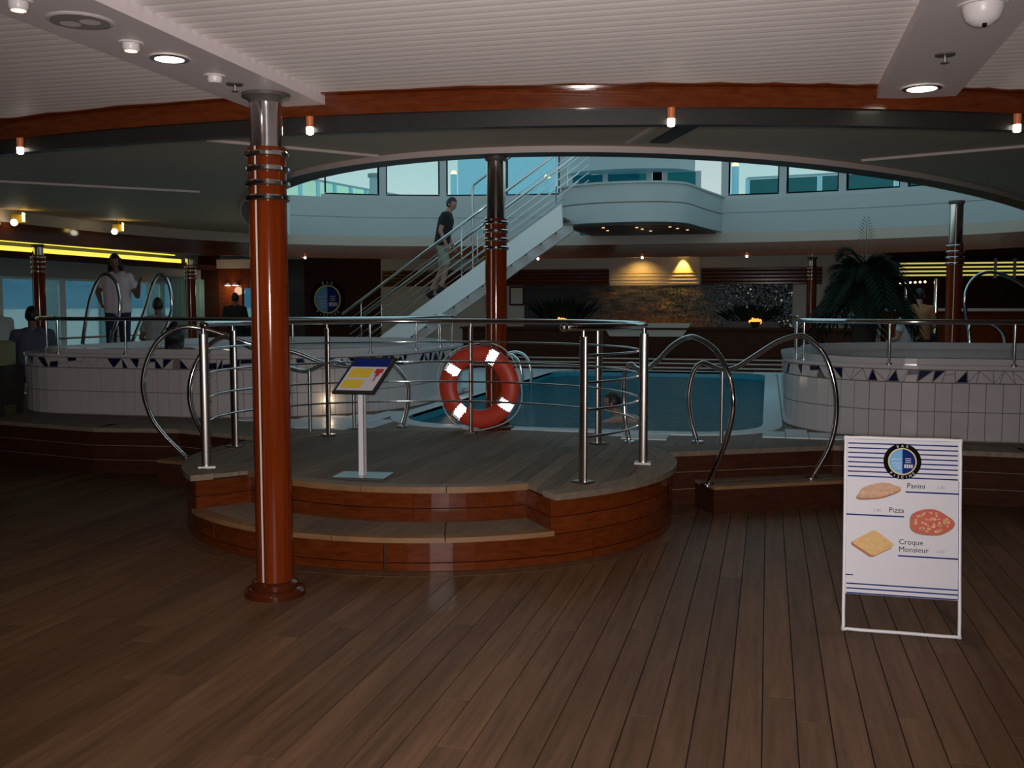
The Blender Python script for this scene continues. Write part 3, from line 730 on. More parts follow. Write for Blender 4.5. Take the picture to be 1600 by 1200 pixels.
# windows of the upper deck: frames leaning a little, each pane its own
def window_run(run, nm0, step=1.27, off0=.0, SILL=SILL):
    st = []
    P = [Vector(p) for p in offs(run, .10)]; L = [0]
    for a, b in zip(P[:-1], P[1:]): L.append(L[-1] + (b - a).length)
    def at(s):
        k = 0
        while k < len(L) - 2 and L[k + 1] < s: k += 1
        return P[k].lerp(P[k + 1], (s - L[k]) / max(1e-6, L[k + 1] - L[k]))
    s = off0; k = nm0
    while s + step < L[-1] + .4:
        a = at(s); b = at(min(L[-1], s + step)); d = (b - a); ang = math.atan2(d.y, d.x); m_ = (a + b) / 2
        mb = MB(); wz = SILL - .0; top = 5.45; wd = d.length
        mb.box((a.x, a.y, (wz + top) / 2), (.14, .10, top - wz), ang); mb.box((m_.x, m_.y, wz + .03), (wd, .12, .06), ang); mb.box((m_.x, m_.y, top - .05), (wd, .12, .10), ang)
        wn = struct('window_%d' % k, mb, M['bulwark'])
        g = MB(); fr = .03
        for (cz, hh) in ((wz + .075, .03), (top - .115, .03)): g.box((m_.x, m_.y, cz), (wd - .14, .05, hh), ang)
        dn = d.normalized() * (wd / 2 - .085)
        for sg in (-1, 1): g.box((m_.x + dn.x * sg, m_.y + dn.y * sg, (wz + top) / 2), (.03, .05, top - wz - .2), ang)
        obj('gasket', g, M['black'], wn)
        obj('pane', MB().box((m_.x, m_.y, (wz + top) / 2), (wd - .17, .012, top - wz - .2), ang), M['pane'], wn)
        s += step; k += 1
    return k
wk = window_run(left_run[::-1] if left_run[0][0] < left_run[-1][0] else left_run, 1, 1.27, .35)
rr_ = right_run if right_run[0][0] < right_run[-1][0] else right_run[::-1]
wk = window_run(rr_, wk, 1.12, .25, 3.72)

# ------------------------------------------------------------------ stair with the climbing man
stair = thing('staircase', (-5.6, 17.7, DZ), 'white staircase climbing to the balcony with thin chrome rails', 'staircase')
SX0, SX1 = -7.78, -3.52; SLP = .687
def sz(x): return DZ + (x - SX0) * SLP
for y in (17.2, 18.2):
    mb = MB(); q = [(SX0 + .0, sz(SX0)), (SX1, sz(SX1)), (SX1 + .02, sz(SX1) - .40), (SX0 + .58, DZ), (SX0, DZ)]
    A = [(x, y - .04, z) for x, z in q]; B = [(x, y + .04, z) for x, z in q]; m = len(q)
    mb.add(A + B, [tuple(range(m)), tuple(range(2 * m - 1, m - 1, -1))] + [(i, m + i, m + (i + 1) % m, (i + 1) % m) for i in range(m)])
    obj('stringer', mb, M['stringer'], stair)
nst = 14
for i in range(nst):
    x = SX0 + .30 + (SX1 - SX0 - .3) * (i + .5) / nst; obj('tread', MB().box((x, 17.7, sz(x) - .13), (.27, .92, .04)), M['teak_grey'], stair)
for y in (17.2, 18.2):
    mb = MB(); a, b = SX0 + .15, SX1 + .30
    mb.tube([(a - .05, y, sz(a) + .90), (b, y, sz(b) + .95)], .028, 10); obj('handrail', mb, M['chrome'], stair, 'all')
    for h in (.18, .32, .46, .60, .74):
        mb = MB(); mb.tube([(a + .1, y, sz(a + .1) + h), (b, y, sz(b) + h)], .008, 8); obj('rail_rod', mb, M['chrome'], stair, 'all')
    for x in (-7.3, -5.35, -3.62):
        mb = MB(); mb.tube([(x, y, sz(x) - .02), (x, y, sz(x) + .92)], .011, 8); obj('rail_post', mb, M['chrome'], stair, 'all')
mb = MB(); mb.tube(smooth_path([(-5.46, 18.27, 2.05), (-5.46, 18.27, 3.0), (-5.46, 18.27, 3.78), (-5.38, 18.27, 3.92), (-5.15, 18.27, 4.08), (-4.2, 18.27, 4.74), (-3.55, 18.27, 5.2)], 4), .022, 10); obj('upper_handrail', mb, M['steel'], stair, 'all')
# glass front, canopy and lamps of the upper deck behind the balcony
cn = thing('balcony_canopy', (-3.2, 23.1, 4.6), 'pale curved canopy above the glass front behind the balcony', 'canopy')
cp = [(-4.75, 23.6), (-4.4, 23.1), (-3.8, 22.85), (-3.2, 22.78), (-2.6, 22.85), (-2.0, 23.1), (-1.7, 23.6)]
cp = [(v.x, v.y) for v in smooth_path([(*p, 0) for p in cp], 3)]
obj('fascia', MB().prism(cp, 4.70, 5.15), M['bulwark'], cn)
gf = thing('glazed_screen', (-3.1, 23.6, 3.04), 'glazed deck front behind the balcony', 'glazing')
for x in (-4.62, -3.78, -2.75, -2.38, -1.62): obj('frame_post', MB().box((x, 23.6, 3.87), (.12, .1, 1.66)), M['bulwark'], gf)
for a, b in ((-4.56, -3.84), (-3.72, -2.81), (-2.32, -1.68)): obj('pane', MB().box(((a + b) / 2, 23.62, 3.9), (b - a, .012, 1.6)), M['tealglass'], gf)
obj('door_leaf', MB().box((-2.56, 23.58, 3.9), (.22, .05, 1.6)), M['black'], gf)
# open upper deck beyond the windows
mb = MB(); mb.box((-2.5, 28.5, 2.99), (40, 15.5, .1)); struct('floor_upper_deck', mb, M['deckup'])
dh = thing('deckhouse', (-6.6, 30, 3.04), 'pale blue deckhouse wall beyond the upper windows at left', 'deckhouse')
obj('wall', MB().box((-6.6, 30, 4.6), (5.6, .3, 3.2)), M['deckup'], dh)
obj('panel', MB().box((-8.3, 29.8, 3.75), (1.9, .1, 1.4)), M['deckup'], dh); obj('panel', MB().box((-5.6, 29.8, 3.75), (2.4, .1, 1.4)), M['deckup'], dh)
fn = thing('funnel_casing', (-11.2, 27.5, 3.04), 'small white cone vent beyond the upper left windows', 'vent')
obj('cone', MB().lathe([(.7, 0), (.25, 1.6), (.15, 2.0), (.15, 2.3)], (-11.2, 27.5, 3.04), 20), M['bulwark'], fn, True); obj('cap', MB().lathe([(.2, 2.3), (.2, 2.4)], (-11.2, 27.5, 3.04), 20), M['grille'], fn)
for k, (x0, x1, y0, y1, lab) in enumerate(((-13.2, -10.6, 23.4, 36, 'pale green glass windbreak along the far left upper deck'), (-.6, 14, 27.5, 25.0, 'teal glass windbreak along the right upper deck'))):
    a = Vector((x0, y0)); b = Vector((x1, y1)); d = b - a; ang = math.atan2(d.y, d.x); wb = thing('windbreak', (*((a + b) / 2), 3.04), lab, 'windbreak'); m = 16 if k == 0 else 8
    hh = 2.1 if k == 0 else 1.9
    for i in range(m):
        p = a + d * ((i + .5) / m); obj('pane', MB().box((p.x, p.y, 3.04 + hh / 2), (d.length / m - .12, .012, hh), ang), M['paleglass' if k == 0 else 'tealglass'], wb)
    for i in range(m + 1):
        p = a + d * (i / m); obj('post', MB().box((p.x, p.y, 3.04 + hh / 2 + .02), (.09, .08, hh + .04), ang), M['deckup'], wb)
    obj('top_rail', MB().box((*((a + b) / 2), 3.04 + hh + .04), (d.length, .09, .05), ang), M['bulwark'], wb)
for k, (x, y, z, lab) in enumerate(((-8.3, 26, 5.14, 'yellow globe lamp seen left of the pool column'), (-5.72, 26, 4.95, 'yellow globe lamp beside the head of the stairs'), (-4.45, 26, 5.0, 'yellow globe lamp behind the balcony glass'), (-.87, 26, 5.1, 'yellow globe lamp in the window right of the balcony'))):
    t = thing('globe_lamp', (x, y, 3.04), lab, 'lamp'); obj('pole', MB().lathe([(.09, 3.04), (.09, z)], (x, y, 0), 12), M['deckup'], t, True); obj('globe', MB().ball((x, y, z + .02), .085), M['yellowglobe'], t, 'all')

# ------------------------------------------------------------------ outer walls
mb = MB(); mb.box((-12.95, 5.6, 1.4), (.2, 13.6, 2.9)); mb.box((-12.95, 18.4, 2.64), (.2, 12.2, .42)); mb.box((-12.95, 18.4, .32), (.2, 12.2, .66)); struct('wall_left', mb, M['headbar'])
mb = MB(); mb.box((-12.82, 16.8, 2.27), (.1, 8.9, .30)); struct('trim_13', mb, M['headbar'])
mb = MB(); mb.box((-12.60, 16.4, 2.475), (.60, 9.6, .09)); struct('trim_14', mb, M['mahog_dark'])  # strip deepened into a shelf that blocks cove light from the wall below
mb = MB(); mb.box((-12.40, 15.3, 2.565), (.05, 8.0, .085)); mb.box((-12.55, 15.3, 2.70), (.05, 8.0, .022)); cv = tag(obj('cove_light', mb, M['cove']), 'long yellow cove light strip above the left windows', 'light')
for i, y in enumerate((12.9, 14.5, 16.1, 17.7, 19.3, 20.9, 22.5)):
    mb = MB(); mb.box((-13.02, y, 1.38), (.32, .17, 1.5)); (mb.box((-13.02, y + 1.6, 1.38), (.32, .16, 1.5)) if i == 6 else None); mb.box((-12.9, y + .8, 2.1), (.10, 1.42, .05)); mb.box((-12.9, y + .8, .66), (.10, 1.42, .05)); wn = struct('window_%d' % (wk + i), mb, M['mull'])
    for a, b in ((.09, 1.1), (1.12, 1.51)): obj('pane', MB().box((-12.87, y + (a + b) / 2, 1.38), (.012, b - a, 1.46)), M['glass'], wn)
    obj('mid_bar', MB().box((-12.9, y + 1.11, 1.38), (.05, .02, 1.46)), M['mull'], wn); obj('guard_rail', MB().tube([(-12.72, y, 1.0), (-12.72, y + 1.6, 1.0)], .022, 8), M['steel'], wn)
ct = thing('curtain', (-12.6, 19.9, DZ), 'pale teal curtain folds at the far end of the left windows', 'curtain')
mb = MB(); pts = [(-12.62 + .05 * math.sin(i * 1.3), 19.3 + 1.2 * i / 40) for i in range(41)]
mb.ribbon([(*p, DZ + .02) for p in pts], [(*p, 2.2) for p in pts]); mb.ribbon([(p[0] - .02, p[1], DZ + .02) for p in pts], [(p[0] - .02, p[1], 2.2) for p in pts]); obj('cloth', mb, M['greenwall'], ct, 'all')
struct('wall_right', MB().box((8.1, 11.6, 1.4), (.2, 25.6, 2.9)), M['brownwall'])
struct('wall_near', MB().box((-2.5, -1.2, 1.4), (21.4, .2, 2.9)), M['brownwall'])
mb = MB(); mb.box((-5.3, 24.4, 1.4), (15.4, .2, 2.9)); struct('wall_back', mb, M['brownwall'])
mb = MB(); mb.box((5.3, 24.4, 1.4), (5.8, .2, 2.9)); struct('wall_back_right', mb, M['brownwall'])
# dark panelled wall with the round emblem, and the panelled lobby left of it
struct('wall_emblem', MB().box((-9.95, 22.4, 1.6), (1.98, .2, 2.4)), M['mahog_dark'])
struct('wall_cream', MB().box((-3.32, 22.4, 1.6), (11.26, .2, 2.4)), M['cream'])
lob = thing('lobby_partition', (-12.0, 20.75, DZ), 'lit mahogany lobby partition with a window seen left of the nearest column', 'partition')
obj('dark_panel', MB().box((-12.58, 20.75, 1.6), (.5, .1, 2.32)), M['mahog_dark'], lob); obj('panel', MB().box((-12.02, 20.75, 1.45), (.60, .1, 2.0)), M['mahog'], lob)
obj('lower_panel', MB().box((-11.48, 20.75, .88), (.46, .1, .88)), M['mahog_dark'], lob); obj('end_post', MB().box((-11.18, 20.75, 1.6), (.14, .12, 2.32)), M['mahog_dark'], lob)
obj('cornice', MB().box((-11.75, 20.7, 2.56), (1.1, .2, .2)), M['cream'], lob); obj('head_panel', MB().box((-11.48, 20.75, 2.22), (.46, .1, .44)), M['mahog'], lob); obj('pane', MB().box((-11.48, 20.75, 1.66), (.46, .012, .68)), M['glass'], lob)
for k, x in enumerate((-12.05, -11.85)):
    t = thing('partition_lamp', (x, 20.66, 2.08), ('left', 'right')[k] + ' one of the paired white lamps on the lobby partition', 'lamp'); obj('shade', MB().lathe([(.02, .05), (.07, 0), (.065, -.01)], (x, 20.64, 2.08), 14), M['lampwhite'], t, True); obj('bulb', MB().lathe([(.06, -.018), (.06, -.01)], (x, 20.64, 2.08), 14), M['bulb'], t)
ld = bpy.data.lights.new('lobby_glow', 'POINT'); ld.energy = 6; ld.color = (1, .75, .5); ld.shadow_soft_size = .1
lo = bpy.data.objects.new('lobby_glow', ld); C.objects.link(lo); lo.location = (-11.95, 20.45, 1.95)
# slat bands on the cream wall
for (xa, xb, nm) in ((-8.9, -3.48, 'left'), (-1.44, 1.1, 'right')):
    bd = struct('trim_%d' % (15 if nm == 'left' else 16), MB().box(((xa + xb) / 2, 22.285, 2.245), (xb - xa, .03, .37)), M['mahog_dark'])
    for k in range(5): obj('slat', MB().box(((xa + xb) / 2, 22.26, 2.09 + .078 * k), (xb - xa, .03, .040)), M['mahog'], bd)
pn = struct('trim_17', MB().box((-2.46, 22.27, 2.385), (1.98, .06, .66)), M['cream'])
for k in range(4): obj('groove', MB().box((-2.46, 22.236, 2.10 + .075 * k), (1.96, .012, .008)), M['amberlamp'], pn)
sp = bpy.data.lights.new('wall_washer', 'SPOT'); sp.energy = 75; sp.color = (1.0, .62, .12); sp.spot_size = R(62); sp.spot_blend = .5; sp.shadow_soft_size = .03
so = bpy.data.objects.new('wall_washer', sp); C.objects.link(so); so.location = (-1.83, 22.12, 2.74); so.rotation_euler = (R(8), 0, 0)
s2 = bpy.data.lights.new('wall_washer', 'SPOT'); s2.energy = 34; s2.color = (1.0, .60, .14); s2.spot_size = R(125); s2.spot_blend = .9; s2.shadow_soft_size = .05
o2 = bpy.data.objects.new('wall_washer', s2); C.objects.link(o2); o2.location = (-2.75, 21.85, 2.72); o2.rotation_euler = (R(14), 0, 0)
wl = thing('wall_washer_lamp', (-2.75, 21.85, 2.76), 'dimmer amber downlight left of the bright one above the mural', 'lamp'); obj('housing', MB().lathe([(.05, 0), (.05, .02)], (-2.75, 21.85, 2.75), 14), M['dimlamp'], wl)
wl = thing('wall_washer_lamp', (-1.83, 22.1, 2.76), 'amber downlight washing the cream panel above the mural', 'lamp'); obj('housing', MB().lathe([(.05, 0), (.05, .025)], (-1.83, 22.1, 2.76), 14), M['bulb_amber'], wl)
# mural
def mural_mat():
    m = bpy.data.materials.new('mosaic_mural'); m.use_nodes = True; t = m.node_tree; b = t.nodes['Principled BSDF']
    g = t.nodes.new('ShaderNodeNewGeometry'); sep = t.nodes.new('ShaderNodeSeparateXYZ'); t.links.new(g.outputs['Position'], sep.inputs[0])
    mp = t.nodes.new('ShaderNodeMapping'); mp.inputs['Scale'].default_value = (2.2, 1, 9); t.links.new(g.outputs['Position'], mp.inputs[0])
    n1 = t.nodes.new('ShaderNodeTexNoise'); n1.inputs['Scale'].default_value = 1.6; n1.inputs['Detail'].default_value = 5; t.links.new(mp.outputs[0], n1.inputs['Vector'])
    cr = t.nodes.new('ShaderNodeValToRGB'); el = cr.color_ramp.elements
    el[0].position = .36; el[0].color = (.012, .012, .016, 1); el[1].position = .72; el[1].color = (.34, .17, .05, 1)
    for p, c in ((.46, (.035, .038, .055, 1)), (.55, (.085, .075, .085, 1)), (.63, (.12, .06, .025, 1))): q = el.new(p); q.color = c
    t.links.new(n1.outputs[0], cr.inputs[0])
    # warm earth towards the lower part, dark bush at the left
    mr = t.nodes.new('ShaderNodeMapRange'); mr.inputs[1].default_value = 1.5; mr.inputs[2].default_value = 1.15; t.links.new(sep.outputs['Z'], mr.inputs[0])
    mx = t.nodes.new('ShaderNodeMix'); mx.data_type = 'RGBA'; mx.inputs[7].default_value = (.22, .085, .02, 1); t.links.new(mr.outputs[0], mx.inputs[0]); t.links.new(cr.outputs[0], mx.inputs[6])
    n2 = t.nodes.new('ShaderNodeTexNoise'); n2.inputs['Scale'].default_value = .9; t.links.new(g.outputs['Position'], n2.inputs['Vector'])
    ml = t.nodes.new('ShaderNodeMapRange'); ml.inputs[1].default_value = -3.2; ml.inputs[2].default_value = -4.2; t.links.new(sep.outputs['X'], ml.inputs[0])
    mrr = t.nodes.new('ShaderNodeMapRange'); mrr.inputs[1].default_value = -1.9; mrr.inputs[2].default_value = -.9; t.links.new(sep.outputs['X'], mrr.inputs[0])
    mm = t.nodes.new('ShaderNodeMath'); mm.operation = 'MAXIMUM'; t.links.new(ml.outputs[0], mm.inputs[0]); t.links.new(mrr.outputs[0], mm.inputs[1])
    mul = t.nodes.new('ShaderNodeMath'); mul.operation = 'MULTIPLY'; mul.inputs[1].default_value = .8; t.links.new(mm.outputs[0], mul.inputs[0])
    mx2 = t.nodes.new('ShaderNodeMix'); mx2.data_type = 'RGBA'; mx2.inputs[7].default_value = (.022, .020, .022, 1); t.links.new(mul.outputs[0], mx2.inputs[0]); t.links.new(mx.outputs[2], mx2.inputs[6])  # ends darkened in colour, gold left in the middle for the amber light
    t.links.new(mx2.outputs[2], b.inputs['Base Color'])
    vo = t.nodes.new('ShaderNodeTexVoronoi'); vo.inputs['Scale'].default_value = 38; t.links.new(g.outputs['Position'], vo.inputs['Vector'])
    sub = t.nodes.new('ShaderNodeVectorMath'); sub.operation = 'SUBTRACT'; sub.inputs[1].default_value = (.5, .5, .5); t.links.new(vo.outputs['Color'], sub.inputs[0])
    scl = t.nodes.new('ShaderNodeVectorMath'); scl.operation = 'SCALE'; scl.inputs[3].default_value = .42; t.links.new(sub.outputs[0], scl.inputs[0])
    ad = t.nodes.new('ShaderNodeVectorMath'); ad.operation = 'ADD'; t.links.new(scl.outputs[0], ad.inputs[0]); t.links.new(g.outputs['Normal'], ad.inputs[1])
    nr = t.nodes.new('ShaderNodeVectorMath'); nr.operation = 'NORMALIZE'; t.links.new(ad.outputs[0], nr.inputs[0]); t.links.new(nr.outputs[0], b.inputs['Normal'])
    gx = t.nodes.new('ShaderNodeMapRange'); gx.inputs[1].default_value = -1.9; gx.inputs[2].default_value = -.6; gx.inputs[3].default_value = .75; gx.inputs[4].default_value = .16
    t.links.new(sep.outputs['X'], gx.inputs[0]); t.links.new(gx.outputs[0], b.inputs['Roughness']); b.inputs['Specular IOR Level'].default_value = .6
    return m
mu = thing('mosaic_mural', (-2.46, 22.28, 1.13), 'wide dark mosaic mural with gold and blue flecks behind the pool', 'mural')
obj('mosaic', MB().box((-2.46, 22.27, 1.55), (5.92, .05, 1.06)), mural_mat(), mu)
obj('frame', MB().box((-2.46, 22.275, 1.005), (5.98, .06, .04)), M['mahog_dark'], mu)
# framed notice left of the mural
nf = thing('framed_notice', (-5.6, 22.27, 1.5), 'small framed notice on the cream wall left of the mural', 'notice')
obj('frame', MB().box((-5.6, 22.28, 1.83), (.36, .04, .44)), M['mahog_dark'], nf); obj('paper', MB().box((-5.6, 22.255, 1.83), (.28, .02, .36)), M['cream'], nf)
# stage steps at the far end of the pool and planting bench
stg = thing('stage_steps', (-2.3, 19.3, DZ), 'dark wooden steps with pale edges across the far end of the pool', 'steps')
for k in range(3):
    y0 = 17.95 + .42 * k; z = DZ + .055 * (k + 1)
    obj('riser', MB().box((-2.3, (y0 + 20.27) / 2, (DZ + z) / 2 - .006), (8.4, 20.27 - y0, z - DZ - .012)), M['mahog_dark'], stg)
    obj('nosing', MB().box((-2.3, y0 + .03, z), (8.4, .06, .022)), M['cream'], stg)
bn = thing('bench_wall', (-2.3, 20.6, DZ), 'long dark wooden bench wall below the mural', 'bench')
obj('front', MB().box((-2.3, 20.55, .78), (8.0, .5, .68)), M['mahog_dark'], bn); obj('top', MB().box((-2.3, 20.6, 1.14), (8.1, .7, .04)), M['mahog_dark'], bn)
wc = thing('white_counter', (-2.3, 20.3, 1.16), 'pale tapered panel standing on the bench wall below the mural', 'panel')
mb = MB(); q = [(-3.30, 1.25), (-1.50, 1.25), (-1.66, .98), (-3.14, .98)]
mb.add([(x, 20.27, z) for x, z in q] + [(x, 20.295, z) for x, z in q], [(0, 1, 2, 3), (7, 6, 5, 4), (0, 4, 5, 1), (1, 5, 6, 2), (2, 6, 7, 3), (3, 7, 4, 0)]); obj('face', mb, M['cream'], wc)
# planting with orange lamps
for k, (x, lab) in enumerate(((-4.25, 'orange glowing lamp in the plants at the left end of the mural'), (-.25, 'orange glowing lamp in the plants at the right end of the mural'))):
    t = thing('flame_lamp', (x, 20.75, 1.16), lab, 'lamp'); obj('bowl', MB().lathe([(.04, 0), (.11, .10), (.12, .12)], (x, 20.75, 1.16), 16), M['pot'], t, True)
    mb = MB()
    for i in range(5): mb.ball((x - .10 + .05 * i, 20.75, 1.285 + .03 * (i % 2)), (.03, .03, .035 + .016 * (i % 3)), 8, 6)
    obj('flame_glass', mb, M['flame'], t, 'all')
def leaf_clump(nm, x, y, z, r, h, nleaf, lab, seed):
    t = thing(nm, (x, y, z), lab, 'plant'); q = random.Random(seed); mb = MB()
    obj('box', MB().box((x, y, z + .06), (r * 1.4, .3, .12)), M['pot'], t)
    for i in range(nleaf):
        a = q.uniform(0, 2 * PI); l = q.uniform(.5, 1) * h; rr = q.uniform(.1, 1) * r; b = Vector((x + .5 * rr * math.cos(a), y + .15 * math.sin(a), z + .1))
        tip = b + Vector((.5 * rr * math.cos(a), .2 * math.sin(a), l)); w_ = Vector((-math.sin(a), math.cos(a), 0)) * .035; mid = (b + tip) / 2 + Vector((0, 0, .04))
        mb.add([b, mid + w_, tip, mid - w_], [(0, 1, 2, 3)])
    tag(obj('foliage', mb, M['leafg'], t), kind='stuff')
leaf_clump('planter', -4.3, 21.1, 1.16, .95, .55, 150, 'dark leafy planter before the left half of the mural', 3)
leaf_clump('planter', -.35, 21.1, 1.16, .80, .42, 130, 'dark leafy planter before the right half of the mural', 4)

# ------------------------------------------------------------------ bar at the right
bar = thing('bar', (4.6, 20.2, DZ), 'dark mahogany bar at the right with yellow light lines on its canopy', 'bar')
obj('counter_front', MB().box((4.9, 19.95, .98), (5.6, .12, 1.06)), M['mahog'], bar); obj('counter_top', MB().box((4.9, 20.05, 1.53), (5.8, .55, .05)), M['cream'], bar)
obj('back_wall', MB().box((5.0, 22.4, 1.6), (5.4, .1, 2.35)), M['mahog_dark'], bar)
obj('canopy', MB().box((5.0, 20.3, 2.30), (5.6, .9, .42)), M['black'], bar)
for k in range(4): obj('light_line', MB().box((5.05, 19.83, 2.165 + .073 * k), (5.4, .03, .027)), M['neon'], bar)
for x in (3.98, 4.3, 4.75): obj('canopy_bracket', MB().box((x, 19.80, 2.28), (.05, .03, .36)), M['steel'], bar)
for k in range(6): tag(obj('canopy_bulb', MB().ball((2.38 + .085 * k, 19.86, 2.025 + .004 * k), .022, 10, 6), M['pinkbulb'] if k % 2 == 0 else M['bulb_warm']), 'small round bulb under the bar canopy, %s of six from the palm' % ORD[k], 'bulb', 'bulbs under the bar canopy')
for k, (x, y, r_) in enumerate(((2.98, 19.7, .045), (2.62, 20.9, .04), (4.9, 19.55, .04))):
    lab = ('bright chrome post in front of the bar beside the column', 'dim chrome post inside the bar left of the bright one', 'chrome post before the bar inside the arched rail')[k]
    t = thing('bar_post', (x, y, DZ), lab, 'post'); obj('shaft', MB().lathe([(r_, .02), (r_, 2.1 - DZ)], (x, y, DZ), 18), M['chrome'], t, True); obj('foot', MB().lathe([(r_ * 2, 0), (r_ * 2, .02)], (x, y, DZ), 18), M['steel'], t)

# ------------------------------------------------------------------ ceiling fittings
def downlight(x, y, z, r, lab):
    t = thing('downlight', (x, y, z), lab, 'lamp'); mb = MB(); mb.lathe([(r + .022, -.004), (r + .024, -.008), (r, -.010), (r, -.001)], (x, y, z), 24, False); obj('trim_ring', mb, M['chrome'], t, True)
    obj('lens', MB().lathe([(r, -.004), (r, -.002)], (x, y, z), 24), M['bulb'], t)
    dl = bpy.data.lights.new('downlight_beam', 'SPOT'); dl.energy = 22; dl.color = (1, .70, .42); dl.spot_size = R(120); dl.spot_blend = .8; dl.shadow_soft_size = .05
    do = bpy.data.objects.new('downlight_beam', dl); C.objects.link(do); do.location = (x, y, z - .03)
BZ = 2.73
downlight(-2.67, 4.11, BZ, .065, 'round lit downlight in the left ceiling beam'); downlight(.75, 5.63, BZ, .075, 'round lit downlight at the end of the right ceiling beam')
def gimbal(x, y, lab, lit):
    t = thing('gimbal_spot', (x, y, BZ), lab, 'lamp'); obj('flange', MB().lathe([(.05, -.006), (.055, 0)], (x, y, BZ), 20), M['lampwhite'], t, True)
    obj('eyeball', MB().lathe([(.036, -.004), (.036, -.026), (.030, -.036)], (x, y, BZ), 20), M['lampwhite'], t, True); obj('lens', MB().lathe([(.026, -.037), (.026, -.035)], (x, y, BZ), 16), M['bulb_warm'] if lit else M['lampwhite'], t)
gimbal(-2.68, 3.84, 'small white spot with orange glow before the round downlight', True); gimbal(-2.66, 4.48, 'small white spot between the downlight and the near column', False); gimbal(-2.72, 3.22, 'small warm spot at the top left corner of the ceiling', True)
t = thing('ceiling_speaker', (-2.67, 3.5, BZ), 'large round grille speaker in the left ceiling beam', 'speaker'); obj('rim', MB().lathe([(.125, -.004), (.13, 0)], (-2.67, 3.5, BZ), 28), M['lampwhite'], t, True)
obj('grille', MB().lathe([(.112, -.007), (.112, -.003)], (-2.67, 3.5, BZ), 28), M['grille'], t)
for dx in (-.045, .045): obj('cone', MB().lathe([(.04, -.010), (.012, -.007)], (-2.67 + dx, 3.5, BZ), 18), M['beam'], t, True)
def sprinkler(x, y, lab):
    t = thing('sprinkler', (x, y, BZ), lab, 'sprinkler'); obj('plate', MB().lathe([(.042, -.006), (.045, 0)], (x, y, BZ), 20), M['rimdark'], t, True)
    obj('stem', MB().lathe([(.008, -.035), (.008, -.005)], (x, y, BZ), 10), M['chrome'], t, True); obj('deflector', MB().lathe([(.018, -.040), (.018, -.035)], (x, y, BZ), 14), M['rimdark'], t)
sprinkler(-2.66, 4.67, 'dark sprinkler beside the top of the near column'); sprinkler(.75, 4.93, 'dark sprinkler on the right ceiling beam')
t = thing('eyeball_spot', (.76, 4.16, BZ), 'white half-globe eyeball spot on the right beam at the frame top', 'lamp'); obj('flange', MB().lathe([(.088, -.006), (.092, 0)], (.76, 4.16, BZ), 26), M['lampwhite'], t, True)
mb = MB(); mb.lathe([(.074, -.002), (.072, -.03), (.058, -.06), (.03, -.078), (.004, -.083)], (.76, 4.16, BZ), 26); obj('dome', mb, M['lampwhite'], t, True); obj('pin', MB().box((.76, 4.12, BZ - .086), (.014, .014, .012)), M['black'], t)
# little glass pendants under the fascia
def pendant(x, y, z, lab):
    t = thing('glass_pendant', (x, y, z), lab, 'lamp', 'small glass lamps along the oval fascia'); obj('shade', MB().lathe([(.019, .035), (.021, .095)], (x, y, z), 14), M['copper'], t, True); obj('bulb', MB().lathe([(.012, -.006), (.021, 0), (.021, .036)], (x, y, z), 14), M['bulb'], t, True)
def el_y(x, a, b, sgn): return CY + sgn * b * math.sqrt(1 - ((x - CX) / a) ** 2)
for (x, lab) in ((-2.54, 'tiny glass lamp on the near fascia right of the column'), (-.53, 'tiny glass lamp at the middle of the near fascia'), (-4.66, 'tiny glass lamp on the near fascia at the far left'), (1.33, 'tiny glass lamp on the near fascia at the far right')): pendant(x, el_y(x, 8.47, 7.60, -1) - .021, 2.575, lab)
for (x, lab) in ((-4.66, 'tiny lamp on the far fascia right of the pool column'), (-2.5, 'tiny lamp on the far fascia above the cream panel'), (-.43, 'tiny lamp on the far fascia above the right end of the mural'), (-9.15, 'tiny lamp on the far fascia above the round emblem')):
    y = min(INN, key=lambda p: abs(p[0] - x) + (100 if p[1] < CY else 0))[1] - (.03 if x > -8 else .05); pendant(x, y, 2.56, lab)
def barn_spot(x, y, z, lab):
    t = thing('amber_spot', (x, y, z), lab, 'lamp'); obj('stem', MB().lathe([(.012, 0), (.012, .07)], (x, y, z), 8), M['rimdark'], t)
    obj('can', MB().box((x, y, z - .06), (.17, .15, .12), .4), M['amberlamp'], t); obj('barn_door', MB().box((x + .10, y - .02, z - .04), (.012, .16, .13), .5), M['bulb_amber'], t); obj('lens', MB().ball((x - .02, y - .08, z - .12), .05, 10, 6), M['bulb'], t, 'all')
barn_spot(-10.9, 12.75, 2.96, 'amber barn door spot at the far left of the soffit'); barn_spot(-10.6, 14.7, 2.96, 'amber barn door spot above the standing woman')
for k, (x, y, lab) in enumerate(((-11.9, 15.2, 'small lit ceiling lamp before the yellow cove above the hoop rails'), (-11.4, 19.2, 'bright lit ceiling lamp right of the yellow cove'), (-10.9, 20.6, 'amber ceiling lamp beside the near column'), (-9.0, 21.3, 'faint ceiling lamp right of the round emblem'))):
    obj_ = tag(obj('ceiling_lamp', MB().lathe([(.06, 0), (.06, .02)], (x, y, CZ - .012), 16), M['bulb_amber'] if k != 1 else M['bulb']), lab, 'lamp')

